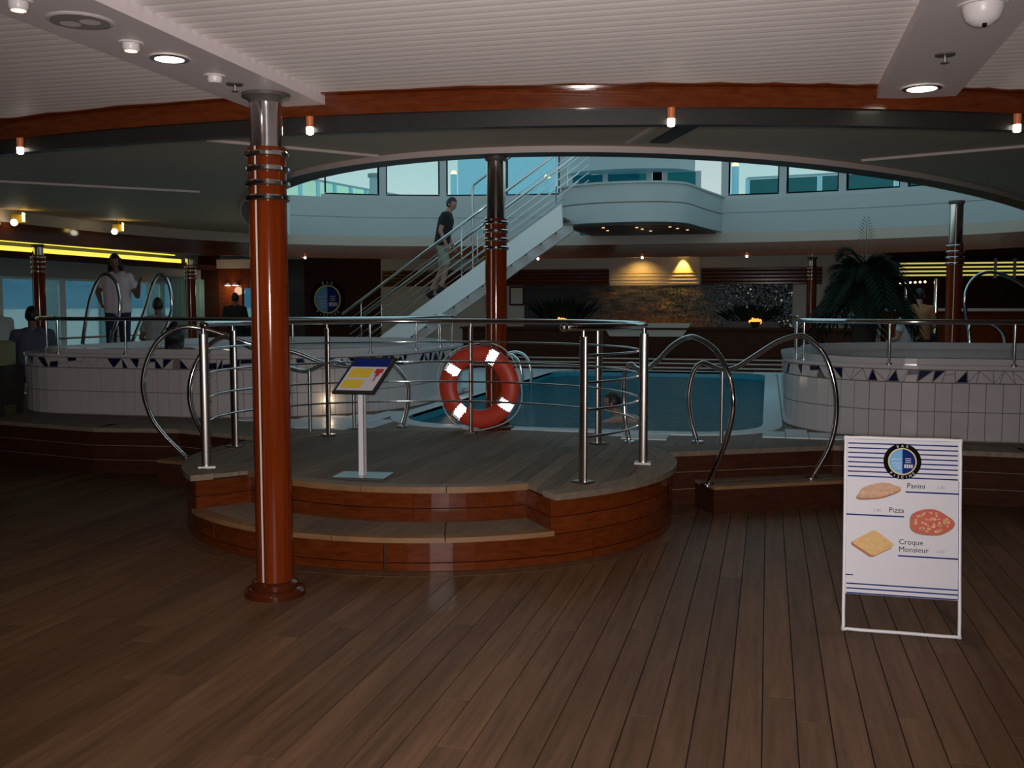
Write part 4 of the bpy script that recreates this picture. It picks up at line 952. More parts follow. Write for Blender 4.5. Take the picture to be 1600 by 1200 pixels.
# ------------------------------------------------------------------ round emblems (wall and menu board share the design)
def emblem(cx, cz, y, r, parent, th=.004):
    """flat round badge facing -Y, built of thin layers"""
    def disc(rad, yy, m, nm, a0=0, a1=360, r0=0):
        n = 40; mb = MB(); o = [(cx + rad * math.cos(R(a0 + (a1 - a0) * i / n)), cz + rad * math.sin(R(a0 + (a1 - a0) * i / n))) for i in range(n + 1)]
        i_ = [(cx + r0 * math.cos(R(a0 + (a1 - a0) * i / n)), cz + r0 * math.sin(R(a0 + (a1 - a0) * i / n))) for i in range(n + 1)]
        mb.ribbon([(p[0], yy, p[1]) for p in o], [(p[0], yy, p[1]) for p in i_]); mb.ribbon([(p[0], yy, p[1]) for p in o], [(p[0], yy + th, p[1]) for p in o]); return obj(nm, mb, m, parent)
    disc(r, y, M['black'], 'emblem_ring'); disc(r * .755, y - th, M['gold'], 'emblem_band', 0, 360, r * .69); disc(r * .70, y - th * .8, M['lblue'], 'emblem_sky', 90, 270); disc(r * .70, y - th * .8, M['blue'], 'emblem_night', -90, 90)
    mb = MB()
    for k, (z, a) in enumerate(((.12, .5), (-.10, .5), (-.24, .42), (-.38, .34))):
        p = [(cx - r * (.05 + a * i / 8), cz + r * (z + .05 * math.sin(i * 1.6))) for i in range(9)]
        for q0, q1 in zip(p[:-1], p[1:]): mb.add([(q0[0], y - th * 1.4, q0[1] - r * .018), (q1[0], y - th * 1.4, q1[1] - r * .018), (q1[0], y - th * 1.4, q1[1] + r * .018), (q0[0], y - th * 1.4, q0[1] + r * .018)], [(0, 1, 2, 3)])
    for k, z in enumerate((.16, .05, -.05)): mb.box((cx + r * .30, y - th * 1.4, cz + r * z), (r * .30, .0006, r * .035))
    for k in range(4): mb.box((cx + r * (.14 + .12 * k), y - th * 1.4, cz - r * .26), (r * .085, .0006, r * .20))
    obj('emblem_waves', mb, M['poster'], parent)
    mb = MB()
    def arc_text(s, up, span):
        for i, ch in enumerate(s):
            a = (90 + span / 2 - span * i / (len(s) - 1)) if up else (270 - span / 2 + span * i / (len(s) - 1)); vs, fs = text_mesh(ch, r * .21, 0)
            if not vs: continue
            w_ = max(v[0] for v in vs) / 2; rot = R(a - 90) if up else R(a - 270); rad = r * (.80 if up else .95); q = []
            for v in vs:
                X, Z = v[0] - w_, v[1]; X2 = X * math.cos(rot) - Z * math.sin(rot); Z2 = X * math.sin(rot) + Z * math.cos(rot); q.append((cx + rad * math.cos(R(a)) + X2, y - th * .3 - .0004, cz + rad * math.sin(R(a)) + Z2))
            mb.add(q, fs)
    arc_text('BAR', True, 34); arc_text('PISCINE', False, 84); obj('emblem_lettering', mb, M['poster'], parent)
em = thing('round_emblem', (-10.32, 22.28, 1.3), 'large round blue emblem in a black ring on the dark wall', 'emblem')
emblem(-10.32, 1.76, 22.27, .46, em, .012)

# ------------------------------------------------------------------ menu board (A-frame)
MBX0, MBX1 = .39, .92
menu = thing('menu_board', ((MBX0 + MBX1) / 2, 5.1, 0), 'white folding menu board with striped poster standing on the floor', 'sign')
Lb = .955; tilt = math.atan(.15 / .94)
def fr(u, v, o=0):      # u across 0..1, v metres up along the tilted board, o outward
    return ((MBX0 + (MBX1 - MBX0) * u), 5.06 + v * math.sin(tilt) - o * math.cos(tilt), v * math.cos(tilt) + o * math.sin(tilt) + .0)
W_ = MBX1 - MBX0
q = smooth_path([fr(.03, .012), fr(.5, .012), fr(.97, .012), fr(1, .03), fr(1, .3), fr(1, .65), fr(1, .93), fr(.97, .955), fr(.5, .955), fr(.03, .955), fr(0, .93), fr(0, .65), fr(0, .3), fr(0, .03)], 3, True)
mb = MB(); mb.tube(q, .0085, 8, True); obj('frame', mb, M['white'], menu, 'all')
def panel_quad(u0, u1, v0, v1, o, m, nm, th=0):
    mb = MB(); mb.add([fr(u0, v0, o), fr(u1, v0, o), fr(u1, v1, o), fr(u0, v1, o)], [(0, 1, 2, 3)])
    if th: mb.add([fr(u0, v0, o - th), fr(u1, v0, o - th), fr(u1, v1, o - th), fr(u0, v1, o - th)], [(3, 2, 1, 0)])
    return obj(nm, mb, m, menu)
PV0, PV1 = .185, .948; PH = PV1 - PV0
panel_quad(.0, 1, PV0, PV1, .004, M['poster'], 'poster', .008)
def vv(t): return PV1 - PH * t
def stripe(mb, u0, u1, t, h=.0064, o=.0052): mb.add([fr(u0, vv(t) - h, o), fr(u1, vv(t) - h, o), fr(u1, vv(t), o), fr(u0, vv(t), o)], [(0, 1, 2, 3)])
mb = MB()
for k in range(8): stripe(mb, .02, .98, .022 + .0305 * k)
for t in (.93, .96, .99): stripe(mb, .02, .985, t)
stripe(mb, .53, .985, .325, .007); stripe(mb, .0, .52, .485, .007); stripe(mb, .47, .985, .735, .007); stripe(mb, 0, .08, .875, .005)
mb.add([fr(.985, vv(.25), .0052), fr(.995, vv(.25), .0052), fr(.995, vv(.99), .0052), fr(.985, vv(.99), .0052)], [(0, 1, 2, 3)])
obj('stripes', mb, M['blue'], menu)
def put_text(s, u, t, size, m, nm):
    vs, fs = text_mesh(s, size, 0); mb = MB(); mb.add([fr(u + v[0] / W_, vv(t) + v[1], .0055) for v in vs], fs); obj(nm, mb, m, menu)
put_text('Panini', .54, .305, .036, M['black'], 'lettering'); put_text('3.80', .80, .303, .022, M['grey'], 'price'); put_text('3.80', .25, .465, .022, M['grey'], 'price'); put_text('Pizza', .385, .465, .036, M['black'], 'lettering')
put_text('Croque', .475, .665, .036, M['black'], 'lettering'); put_text('Monsieur', .475, .712, .036, M['black'], 'lettering'); put_text('3.00', .80, .708, .022, M['grey'], 'price')
# the badge is laid out upright then tilted with the board
def tilt_child(o):
    me = o.data; off = WORLD[o.name]
    for v in me.vertices:
        x, y, z = v.co + off; v.co = Vector(fr((x - MBX0) / W_, z, .0058 + (5.0 - y))) - off
before = set(menu.children); emblem((MBX0 + MBX1) / 2, vv(.135), 5.0, .088, menu, .0012)
for o in set(menu.children) - before: tilt_child(o)
def food(pts, m, nm, o=.0056):
    mb = MB(); mb.add([fr(u, vv(t), o) for u, t in pts], [tuple(range(len(pts)))]); return obj(nm, mb, m, menu)
def blob(u, t, ru, rt, ph=0, n=28, wob=.05, rot=0):
    out = []
    for i in range(n):
        a = 2 * PI * i / n; k = 1 + wob * math.sin(3 * a + ph) + wob * .6 * math.sin(5 * a + 2 * ph); x = ru * k * math.cos(a); z = rt * k * math.sin(a); out.append((u + x * math.cos(rot) - z * math.sin(rot), t + (x * math.sin(rot) + z * math.cos(rot))))
    return out
food(blob(.285, .338, .19, .048, .4, wob=.08, rot=-.14), M['crust'], 'panini_shadow', .0054); food(blob(.29, .328, .185, .045, .4, wob=.08, rot=-.14), M['bread'], 'panini_picture', .0057)
food(blob(.75, .520, .195, .085, 1), M['crust'], 'pizza_crust', .0054); food(blob(.755, .515, .18, .078, 1), M['pink'], 'pizza_picture', .0057)
mb = MB(); q_ = random.Random(5)
for i in range(46):
    a = q_.uniform(0, 2 * PI); r_ = math.sqrt(q_.random()) * .9; b = blob(.755 + .17 * r_ * math.cos(a), .515 + .07 * r_ * math.sin(a), q_.uniform(.008, .02), q_.uniform(.004, .009), i, 8); mb.add([fr(u, vv(t), .0059) for u, t in b], [tuple(range(8))])
obj('pizza_toppings', mb, M['toast'], menu)
sq = [(.07, .66), (.25, .585), (.28, .588), (.43, .665), (.425, .685), (.27, .745), (.235, .745), (.075, .675)]
food([(u - .015, t + .012) for u, t in sq], M['crust'], 'toast_crust', .0054); food(sq, M['toast'], 'toast_picture', .0057)
bk = [(MBX0 + .05, 5.78, .008), (MBX0 + .03, 5.50, .47), (MBX0 + .012, 5.222, .93)]; bk2 = [(MBX1 - .05, 5.78, .008), (MBX1 - .03, 5.50, .47), (MBX1 - .012, 5.222, .93)]
mb = MB(); mb.tube(bk, .008, 8); mb.tube(bk2, .008, 8); mb.tube([bk[0], bk2[0]], .008, 8); obj('back_frame', mb, M['white'], menu, 'all')

# ------------------------------------------------------------------ info stand on the landing
st = thing('info_stand', (-2.65, 6.22, DZ), 'slim silver stand with tilted notice standing on the landing', 'sign stand')
obj('base_plate', MB().box((-2.65, 6.24, DZ + .009), (.36, .26, .012), .1, .003), M['steel'], st); obj('pole', MB().box((-2.65, 6.24, DZ + .30), (.045, .03, .585)), M['white'], st)
obj('pole_edge', MB().box((-2.632, 6.223, DZ + .30), (.006, .006, .585)), M['steel'], st)
nv = R(52)
def sp_(u, v, o=0): return (-2.695 + .125 * 2 * (u - .5) * 1.12 + .09 * v, 6.20 + .26 * v * math.cos(nv) * 1.1 - o * math.sin(nv), 1.025 + .28 * v * math.sin(nv) * .97 + o * math.cos(nv))
def sq_(u0, u1, v0, v1, o, m, nm, th=0):
    mb = MB(); a = [sp_(u0, v0, o), sp_(u1, v0, o), sp_(u1, v1, o), sp_(u0, v1, o)]; mb.add(a, [(0, 1, 2, 3)])
    if th: b = [sp_(u0, v0, o - th), sp_(u1, v0, o - th), sp_(u1, v1, o - th), sp_(u0, v1, o - th)]; mb.add(a + b, [(7, 6, 5, 4), (0, 4, 5, 1), (1, 5, 6, 2), (2, 6, 7, 3), (3, 7, 4, 0)])
    obj(nm, mb, m, st)
sq_(-.04, 1.04, -.04, 1.04, 0, M['wicker'], 'frame', .02); sq_(.03, .97, .03, .97, .003, M['poster'], 'sheet'); sq_(.03, .97, .74, .97, .004, M['blue'], 'header')
sq_(.10, .66, .42, .68, .004, M['yellow'], 'text_block'); sq_(.10, .60, .10, .34, .004, M['yellow'], 'text_block')
mb = MB()
for (u0, u1, v0, v1) in ((.72, .93, .55, .68), (.78, .88, .46, .55), (.81, .85, .30, .46)): mb.add([sp_(u0, v0, .0045), sp_(u1, v0, .0045), sp_(u1, v1, .0045), sp_(u0, v1, .0045)], [(0, 1, 2, 3)])
obj('drink_picture', mb, M['pink'], st)
mb = MB()
for k in range(4): mb.add([sp_(.13, .45 + .055 * k, .0045), sp_(.62, .45 + .055 * k, .0045), sp_(.62, .465 + .055 * k, .0045), sp_(.13, .465 + .055 * k, .0045)], [(0, 1, 2, 3)])
for k in range(3): mb.add([sp_(.13, .14 + .06 * k, .0045), sp_(.56, .14 + .06 * k, .0045), sp_(.56, .155 + .06 * k, .0045), sp_(.13, .155 + .06 * k, .0045)], [(0, 1, 2, 3)])
obj('text_lines', mb, M['gold'], st)

# ------------------------------------------------------------------ life ring on the pool column
LC = Vector((-2.585, 8.835, .852)); LR, Lr = .300, .085
ring = thing('life_ring', LC, 'orange-red life ring with bright reflective bands on the pool column', 'life ring')
mb = MB(); pts = [(LC.x + LR * math.cos(2 * PI * i / 56), LC.y, LC.z + LR * math.sin(2 * PI * i / 56)) for i in range(56)]
mb.tube(pts, Lr, 20, True); mb.v = [(v[0], LC.y + (v[1] - LC.y) * .62, v[2]) for v in mb.v]; obj('body', mb, M['ringred'], ring, 'all')
def prism_tape(ang):
    """band of retro-reflective tape: rows of tiny mirrored corner cubes, as real safety tape has, on a band round the tube"""
    ca, sa = math.cos(R(ang)), math.sin(R(ang)); ctr = LC + Vector((ca * LR, 0, sa * LR)); rad = Vector((ca, 0, sa)); tan = Vector((-sa, 0, ca)); outw = Vector((0, -1, 0))
    mb = MB(); nf = 9; hw = .043; rr = Lr + .004
    for k in range(nf):
        f0 = R(-80 + 160 * k / nf); f1 = R(-80 + 160 * (k + 1) / nf)
        def P(f): return ctr + rad * (rr * math.sin(f)) + outw * (rr * .62 * math.cos(f) + .004)
        a, b = P(f0), P(f1); up_ = (b - a); hgt = up_.length; up_.normalize(); nn = tan.cross(up_).normalized()
        if nn.dot(outw) < 0: nn = -nn
        rows = 2; h = hgt / rows; L = h * 2 / math.sqrt(3); dep = L / math.sqrt(6); cols = int(2 * hw / L)
        for r_ in range(rows):
            for c in range(cols):
                x0 = -hw + c * L + (L / 2 if r_ % 2 else 0)
                for tri in (((x0, 0), (x0 + L, 0), (x0 + L / 2, h)), ((x0 + L, 0), (x0 + 1.5 * L, h), (x0 + L / 2, h))):
                    q = [a + up_ * (h * r_ + t[1]) + tan * t[0] for t in tri]; g = (q[0] + q[1] + q[2]) / 3 - nn * dep
                    mb.add(q + [g], [(0, 1, 3), (1, 2, 3), (2, 0, 3)])
    obj('reflective_band', mb, M['tape'], ring, False, 'bright silver reflective band')
    mb = MB(); A = []; B = []
    for k in range(13):
        f = R(-95 + 190 * k / 12); p = ctr + rad * ((Lr + .001) * math.sin(f)) + outw * ((Lr + .001) * .62 * math.cos(f)); A.append(p - tan * .046); B.append(p + tan * .046)
    mb.ribbon(A, B); obj('band_backing', mb, M['tapeback'], ring)
for a in (146, 63, -31, -128): prism_tape(a)
mb = MB(); q = []
for i in range(49):
    a = 2 * PI * i / 48; seg = (R(math.degrees(a)) * 4 / (2 * PI)) % 1; q.append((LC.x + (LR + Lr + .012 + .03 * math.sin(PI * seg) ** 2) * math.cos(a + R(15)), LC.y + .012, LC.z + (LR + Lr + .012 + .03 * math.sin(PI * seg) ** 2) * math.sin(a + R(15))))
mb.tube(q[:-1], .006, 6, True); obj('grab_line', mb, M['rope'], ring, 'all')
obj('hanger', MB().box((LC.x + .06, LC.y + .03, LC.z + .405), (.10, .06, .05)), M['rimdark'], ring)

# ------------------------------------------------------------------ S-shaped pool rails
def srail(pts, post, lab, r=.021):
    P = smooth_path(pts, 4); t = thing('pool_rail', pts[0], lab, 'handrail', 'curved chrome rails at the pool edge')
    mb = MB(); mb.tube(P, r, 12); obj('tube', mb, M['chrome'], t, 'all')
    for e_ in (pts[0], pts[-1]): mb = MB(); mb.lathe([(.055, -.004), (.055, .012), (.03, .018)], e_, 18); obj('flange', mb, M['chrome'], t, True)
    if post: mb = MB(); mb.lathe([(.016, 0), (.016, post[2] - DZ - .012)], (post[0], post[1], DZ + .012), 12); obj('support_post', mb, M['steel'], t, True)
srail([(-.43, 7.77, .215), (-.31, 7.66, .52), (-.24, 7.59, .83), (-.27, 7.62, 1.06), (-.38, 7.72, 1.26), (-.53, 7.85, 1.35), (-.62, 7.94, 1.35), (-.74, 8.04, 1.28), (-.86, 8.15, 1.16), (-.97, 8.25, 1.08), (-1.06, 8.33, 1.08), (-1.12, 8.38, 1.11), (-1.17, 8.43, 1.02), (-1.18, 8.44, .83), (-1.16, 8.42, .61), (-1.12, 8.38, DZ + .006)], (-1.0, 8.28, 1.08), 'curved chrome pool rail next to the right end of the landing railing')
srail([(.36, 8.28, .215), (.49, 8.26, .47), (.54, 8.25, .73), (.52, 8.25, .98), (.44, 8.27, 1.21), (.31, 8.31, 1.34), (.23, 8.33, 1.36), (.08, 8.36, 1.31), (-.1, 8.41, 1.19), (-.25, 8.45, 1.09), (-.37, 8.48, 1.07), (-.46, 8.5, 1.1), (-.53, 8.52, 1.12), (-.6, 8.53, 1.05), (-.64, 8.54, .86), (-.62, 8.54, .64), (-.56, 8.53, DZ + .006)], (-.36, 8.48, 1.07), 'curved chrome pool rail in front of the right tub')
srail([(-5.07, 7.94, .215), (-5.16, 7.88, .33), (-5.25, 7.83, .45), (-5.34, 7.78, .62), (-5.39, 7.75, .88), (-5.35, 7.78, 1.13), (-5.25, 7.84, 1.32), (-5.09, 7.92, 1.41), (-4.92, 8.02, 1.39), (-4.73, 8.12, 1.32), (-4.53, 8.23, 1.24), (-4.25, 8.39, 1.18), (-4.03, 8.51, 1.08), (-3.87, 8.6, 1.04), (-3.72, 8.68, 1.04), (-3.59, 8.75, 1.07), (-3.48, 8.82, 1.07), (-3.38, 8.87, .98), (-3.31, 8.91, .83), (-3.32, 8.9, .61), (-3.36, 8.88, DZ + .014)], (-3.76, 8.66, 1.04), 'curved chrome pool rail outermost left of the landing')
srail([(-4.63, 7.72, .215), (-4.71, 7.61, .49), (-4.77, 7.54, .71), (-4.78, 7.53, .91), (-4.74, 7.57, 1.1), (-4.67, 7.65, 1.25), (-4.58, 7.76, 1.33), (-4.49, 7.87, 1.28), (-4.35, 8.02, 1.18), (-4.22, 8.18, 1.06), (-4.12, 8.29, 1.01), (-4.06, 8.36, 1.01), (-3.97, 8.46, 1.06), (-3.89, 8.56, 1.08), (-3.8, 8.65, 1.02), (-3.73, 8.74, .86), (-3.72, 8.75, .62), (-3.74, 8.72, DZ + .006)], (-4.06, 8.35, 1.01), 'curved chrome pool rail just left of the landing railing')
ld_ = thing('pool_ladder', (-3.5, 13.6, .2), 'chrome ladder at the left side of the pool behind the life ring', 'ladder')
for y in (13.55, 14.1):
    mb = MB(); mb.tube(smooth_path([(-3.80, y, DZ + .01), (-3.80, y, .70), (-3.72, y, .88), (-3.55, y, .93), (-3.40, y, .85), (-3.33, y, .60), (-3.33, y, .1), (-3.33, y, -.5)], 4), .022, 10); obj('side_rail', mb, M['chrome'], ld_, 'all')
for z in (.1, -.2): obj('rung', MB().box((-3.33, 13.825, z), (.07, .52, .03)), M['steel'], ld_)
# little wall lamps low on the left tub
for k, (x, y, lab) in enumerate(((-4.02, 10.72, 'small bright wall lamp low on the left tub beside the pool'), (-3.90, 11.9, 'small bright wall lamp on the left tub seen through the life ring'), (-4.50, 9.68, 'small warm wall lamp on the left tub behind the info stand'))):
    t = thing('step_light', (x, y, .60), lab, 'lamp'); obj('glass', MB().ball((x, y, .62), .036, 10, 8), M['bulb'], t, 'all'); obj('bracket', MB().box((x - .02, y + .01, .66), (.05, .05, .02)), M['chrome'], t)
    pl = bpy.data.lights.new('step_glow', 'POINT'); pl.energy = .7; pl.color = (1, .72, .42); pl.shadow_soft_size = .03; po = bpy.data.objects.new('step_glow', pl); C.objects.link(po); po.location = (x + .05, y - .06, .60)

# ------------------------------------------------------------------ tub rails and hoops
def tub_rail(T, i0, i1, posts, lab):
    P = tub_path(T, -.13); m = len(P); seq = [P[i % m] for i in range(i0, i1)]
    t = thing('tub_railing', (*seq[0], RIM), lab, 'railing'); mb = MB(); mb.tube([(p[0], p[1], 1.462) for p in seq], .022, 10); obj('handrail', mb, M['chrome'], t, 'all')
    for e_ in (seq[0], seq[-1]): mb = MB(); mb.ball((*e_, 1.462), .026, 10, 6); obj('end_cap', mb, M['chrome'], t, 'all')
    rs = resample(seq + seq[::-1], .05); half = rs[:len(rs) // 2]
    for f in posts:
        p = half[min(len(half) - 1, int(f * (len(half) - 1)))][0]; mb = MB(); mb.lathe([(.030, 0), (.030, .012), (.013, .014), (.013, 1.45 - RIM)], (p.x, p.y, RIM), 12); obj('post', mb, M['chrome'], t, True)
# path order: front-right corner, back-right, back-left, front-left (17 points each)
tub_rail(TUBL, 51, 51 + 17 + 17 + 10, (.02, .14, .24, .36, .47, .58, .69, .80, .90, .99), 'chrome handrail on posts around the rim of the left tub')
tub_rail(TUBR, 48, 48 + 20 + 8, (.02, .2, .36, .52, .68, .84, .98), 'chrome handrail on posts around the rim of the right tub')
def hoop(pts, lab):
    t = thing('hoop_rail', pts[0], lab, 'handrail'); mb = MB(); mb.tube(smooth_path(pts, 4), .024, 12); obj('tube', mb, M['chrome'], t, 'all')
    for e_ in (pts[0], pts[-1]): mb = MB(); mb.lathe([(.05, 0), (.05, .014), (.03, .018)], e_, 16); obj('flange', mb, M['chrome'], t, True)
hoop([(-8.86, 11.35, DZ), (-8.80, 11.37, 1.1), (-8.69, 11.4, 1.67), (-8.56, 11.43, 1.96), (-8.45, 11.46, 2.02), (-8.34, 11.49, 1.88), (-8.30, 11.49, 1.58), (-8.36, 11.47, 1.33), (-8.42, 11.46, 1.16), (-8.44, 11.46, DZ)], 'tall chrome hoop rail at the left tub beside the standing woman')
hoop([(-8.18, 11.53, RIM), (-8.00, 11.57, 1.5), (-7.86, 11.61, 1.92), (-7.76, 11.63, 2.02), (-7.67, 11.66, 1.88), (-7.64, 11.67, 1.58), (-7.72, 11.65, 1.33), (-7.79, 11.63, 1.16), (-7.81, 11.62, DZ + .05)], 'tall chrome hoop rail at the left tub right of the standing woman')
hoop([(2.81, 14.76, DZ), (2.63, 14.72, 1.4), (2.59, 14.71, 1.71), (2.65, 14.72, 1.91), (2.78, 14.76, 2.03), (2.98, 14.81, 2.05), (3.28, 14.88, 1.93), (3.62, 14.97, 1.67), (3.89, 15.04, 1.41), (4.0, 15.07, DZ)], 'large arched chrome rail behind the right tub')
hoop([(2.46, 13.52, RIM), (2.46, 13.54, 1.36), (2.60, 13.58, 1.40), (2.76, 13.60, 1.36), (2.86, 13.60, 1.24), (2.88, 13.60, RIM)], 'small bent chrome grab rail on the back rim of the right tub')

# ------------------------------------------------------------------ palm
palm = thing('potted_palm', (1.41, 15.85, DZ), 'large dark potted palm behind the right tub with one pale upright frond', 'palm')
obj('pot', MB().lathe([(.26, 0), (.32, .38), (.34, .42), (.30, .43), (.29, .36)], (1.41, 15.85, DZ), 24), M['pot'], palm, True)
obj('trunk', MB().lathe([(.15, .36), (.17, .8), (.13, 1.2), (.16, 1.5), (.10, 1.75)], (1.41, 15.85, DZ), 16), M['trunk'], palm, True)
def frond(rot, elev, L, droop, m, z=2.0, lw=1.0, thin=1.0):
    mb = MB(); P = []
    for i in range(15):
        s = i / 14; P.append(Vector((L * (s * math.cos(elev)), 0, L * (s * math.sin(elev) - droop * s * s))))
    mb.tube(P, [.012 * (1 - .8 * i / 14) for i in range(15)], 5)
    for i in range(2, 15):
        p = P[i]; d = (P[i] - P[i - 1]).normalized(); l = lw * .34 * math.sin(PI * min(1, .25 + .75 * i / 15)) + .06
        for sgn in (-1, 1):
            for o_ in ((0, .5) if thin == 1 else (0,)):
                b = p - d * (o_ * L / 14); tip = b + d * (l * .75) + Vector((0, sgn * l * .65, -.10 * l)); wv = d * .024 * thin; mid = (b + tip) / 2 + Vector((0, 0, .02)); mb.add([b, mid + wv, tip, mid - wv], [(0, 1, 2, 3)])
    cs, sn = math.cos(rot), math.sin(rot); mb.v = [(1.41 + v[0] * cs - v[1] * sn, 15.85 + v[0] * sn + v[1] * cs, z + v[2]) for v in mb.v]
    return obj('frond', mb, m, palm)
q_ = random.Random(11)
for i in range(50): frond(i * 2.4 + q_.uniform(-.2, .2), q_.uniform(.1, 1.35), q_.uniform(.75, 1.05), q_.uniform(.6, 1.45), M['leafg'], q_.uniform(1.75, 2.1))
fp = frond(R(100), 1.50, .80, .03, M['leafp'], 2.10, .5, .35); fp['label'] = 'pale upright frond'

# ------------------------------------------------------------------ seats
def stool(x, y, z0, h, lab):
    t = thing('stool', (x, y, z0), lab, 'stool'); obj('seat', MB().lathe([(.17, h - .06), (.19, h - .05), (.19, h - .01), (.17, h)], (x, y, z0), 20), M['wicker'], t, True); obj('post', MB().lathe([(.03, .02), (.03, h - .05)], (x, y, z0), 12), M['chrome'], t, True); obj('foot', MB().lathe([(.19, 0), (.18, .02), (.04, .035)], (x, y, z0), 20), M['steel'], t, True)
ch = thing('lounge_chair', (-7.98, 8.78, DZ), 'wicker chair with olive cushion at the left end of the left tub', 'chair')
obj('cushion', MB().box((-8.0, 8.75, DZ + .34), (.50, .46, .12), .3, .03), M['olive'], ch); obj('back_cushion', MB().box((-8.07, 8.93, DZ + .58), (.50, .10, .42), .3, .03), M['olive'], ch); obj('shell', MB().box((-8.0, 8.77, DZ + .2), (.56, .52, .16), .3, .02), M['wicker'], ch)
for sx in (-.25, .25):
    for sy in (-.22, .22): obj('leg', MB().box((-8.0 + sx * .95 - sy * .3, 8.77 + sy * .95 + sx * .3, DZ + .06), (.05, .05, .12)), M['wicker'], ch)
    obj('armrest', MB().box((-8.0 + sx * 1.05, 8.77 + sx * .32, DZ + .40), (.07, .46, .28), .3, .02), M['wicker'], ch)

# ------------------------------------------------------------------ people
def cap(mb, a, b, ra, rb, n=12, round_=True):
    a = Vector(a); b = Vector(b); d = b - a; L = d.length
    if L < 1e-6: mb.ball(a, ra); return
    mb.tube([a, b], [ra, rb], n)
    if round_: mb.ball(a, ra, n, 8); mb.ball(b, rb, n, 8)
def remesh(mb, vox, sm=2):
    me = bpy.data.meshes.new('tmp'); me.from_pydata([tuple(v) for v in mb.v], [], mb.f); o = bpy.data.objects.new('tmp', me); C.objects.link(o)
    m = o.modifiers.new('r', 'REMESH'); m.mode = 'VOXEL'; m.voxel_size = vox
    s = o.modifiers.new('s', 'SMOOTH'); s.iterations = sm; s.factor = .5
    dg = bpy.context.evaluated_depsgraph_get(); ev = o.evaluated_get(dg); e = ev.to_mesh()
    out = MB(); out.v = [tuple(v.co) for v in e.vertices]; out.f = [tuple(p.vertices) for p in e.polygons]
    ev.to_mesh_clear(); bpy.data.objects.remove(o); bpy.data.meshes.remove(me); return out
STAND = dict(pel=(0, 0, .95), chest=(0, 0, 1.34), neck=(0, -.005, 1.47), head=(0, .02, 1.635), shR=(.185, 0, 1.41), elR=(.235, -.02, 1.13), wrR=(.245, .07, .88), shL=(-.185, 0, 1.41), elL=(-.235, -.02, 1.13), wrL=(-.245, .07, .88),
             hipR=(.09, 0, .93), knR=(.10, .02, .50), anR=(.10, -.02, .085), toR=(.13, .15, .035), hipL=(-.09, 0, .93), knL=(-.10, .02, .50), anL=(-.10, -.02, .085), toL=(-.13, .15, .035))
SIT = dict(pel=(0, 0, .10), chest=(0, -.02, .48), neck=(0, .0, .62), head=(0, .03, .785), shR=(.19, 0, .55), elR=(.25, .04, .28), wrR=(.16, .25, .20), shL=(-.19, 0, .55), elL=(-.25, .04, .28), wrL=(-.16, .25, .20),
           hipR=(.09, .02, .09), knR=(.13, .43, .08), anR=(.12, .40, -.34), toR=(.14, .56, -.40), hipL=(-.09, .02, .09), knL=(-.13, .43, .08), anL=(-.12, .40, -.34), toL=(-.14, .56, -.40))
def head_mb(scale=1.0, hair=False):
    n, m = 24, 18; vs = []; fs = []
    def sh(x, y, z):
        X, Y, Z = .074 * x, .094 * y, .116 * z
        if z < 0: k = (-z) ** 1.3; X *= 1 - .36 * k; Y *= 1 - (.10 if y > 0 else .38) * k
        if not hair:
            if y > .2:
                Y += .024 * math.exp(-(x / .17) ** 2) * math.exp(-((z + .20) / .17) ** 2) - .010 * math.exp(-((abs(x) - .40) / .16) ** 2 - ((z - .03) / .11) ** 2)
                Y += .006 * math.exp(-(x / .3) ** 2 - ((z + .47) / .09) ** 2) + .014 * math.exp(-(x / .35) ** 2 - ((z + .86) / .2) ** 2)
        return (X * scale, Y * scale, Z * scale)
    keep = []
    for j in range(m + 1):
        t = PI * j / m
        for i in range(n):
            a = 2 * PI * i / n; x, y, z = math.sin(t) * math.cos(a), math.sin(t) * math.sin(a), math.cos(t); vs.append(sh(x, y, z)); keep.append(not hair or not ((y > .30 and z < .42) or (z < -.62)))
    for j in range(m):
        for i in range(n):
            q = (j * n + i, j * n + (i + 1) % n, (j + 1) * n + (i + 1) % n, (j + 1) * n + i)
            if all(keep[k] for k in q): fs.append(q)
    out = MB(); out.v = vs; out.f = fs
    if not hair:
        for s in (-1, 1): out.ball((s * .074, -.008, -.01), (.012, .02, .032), 8, 6)
    return out
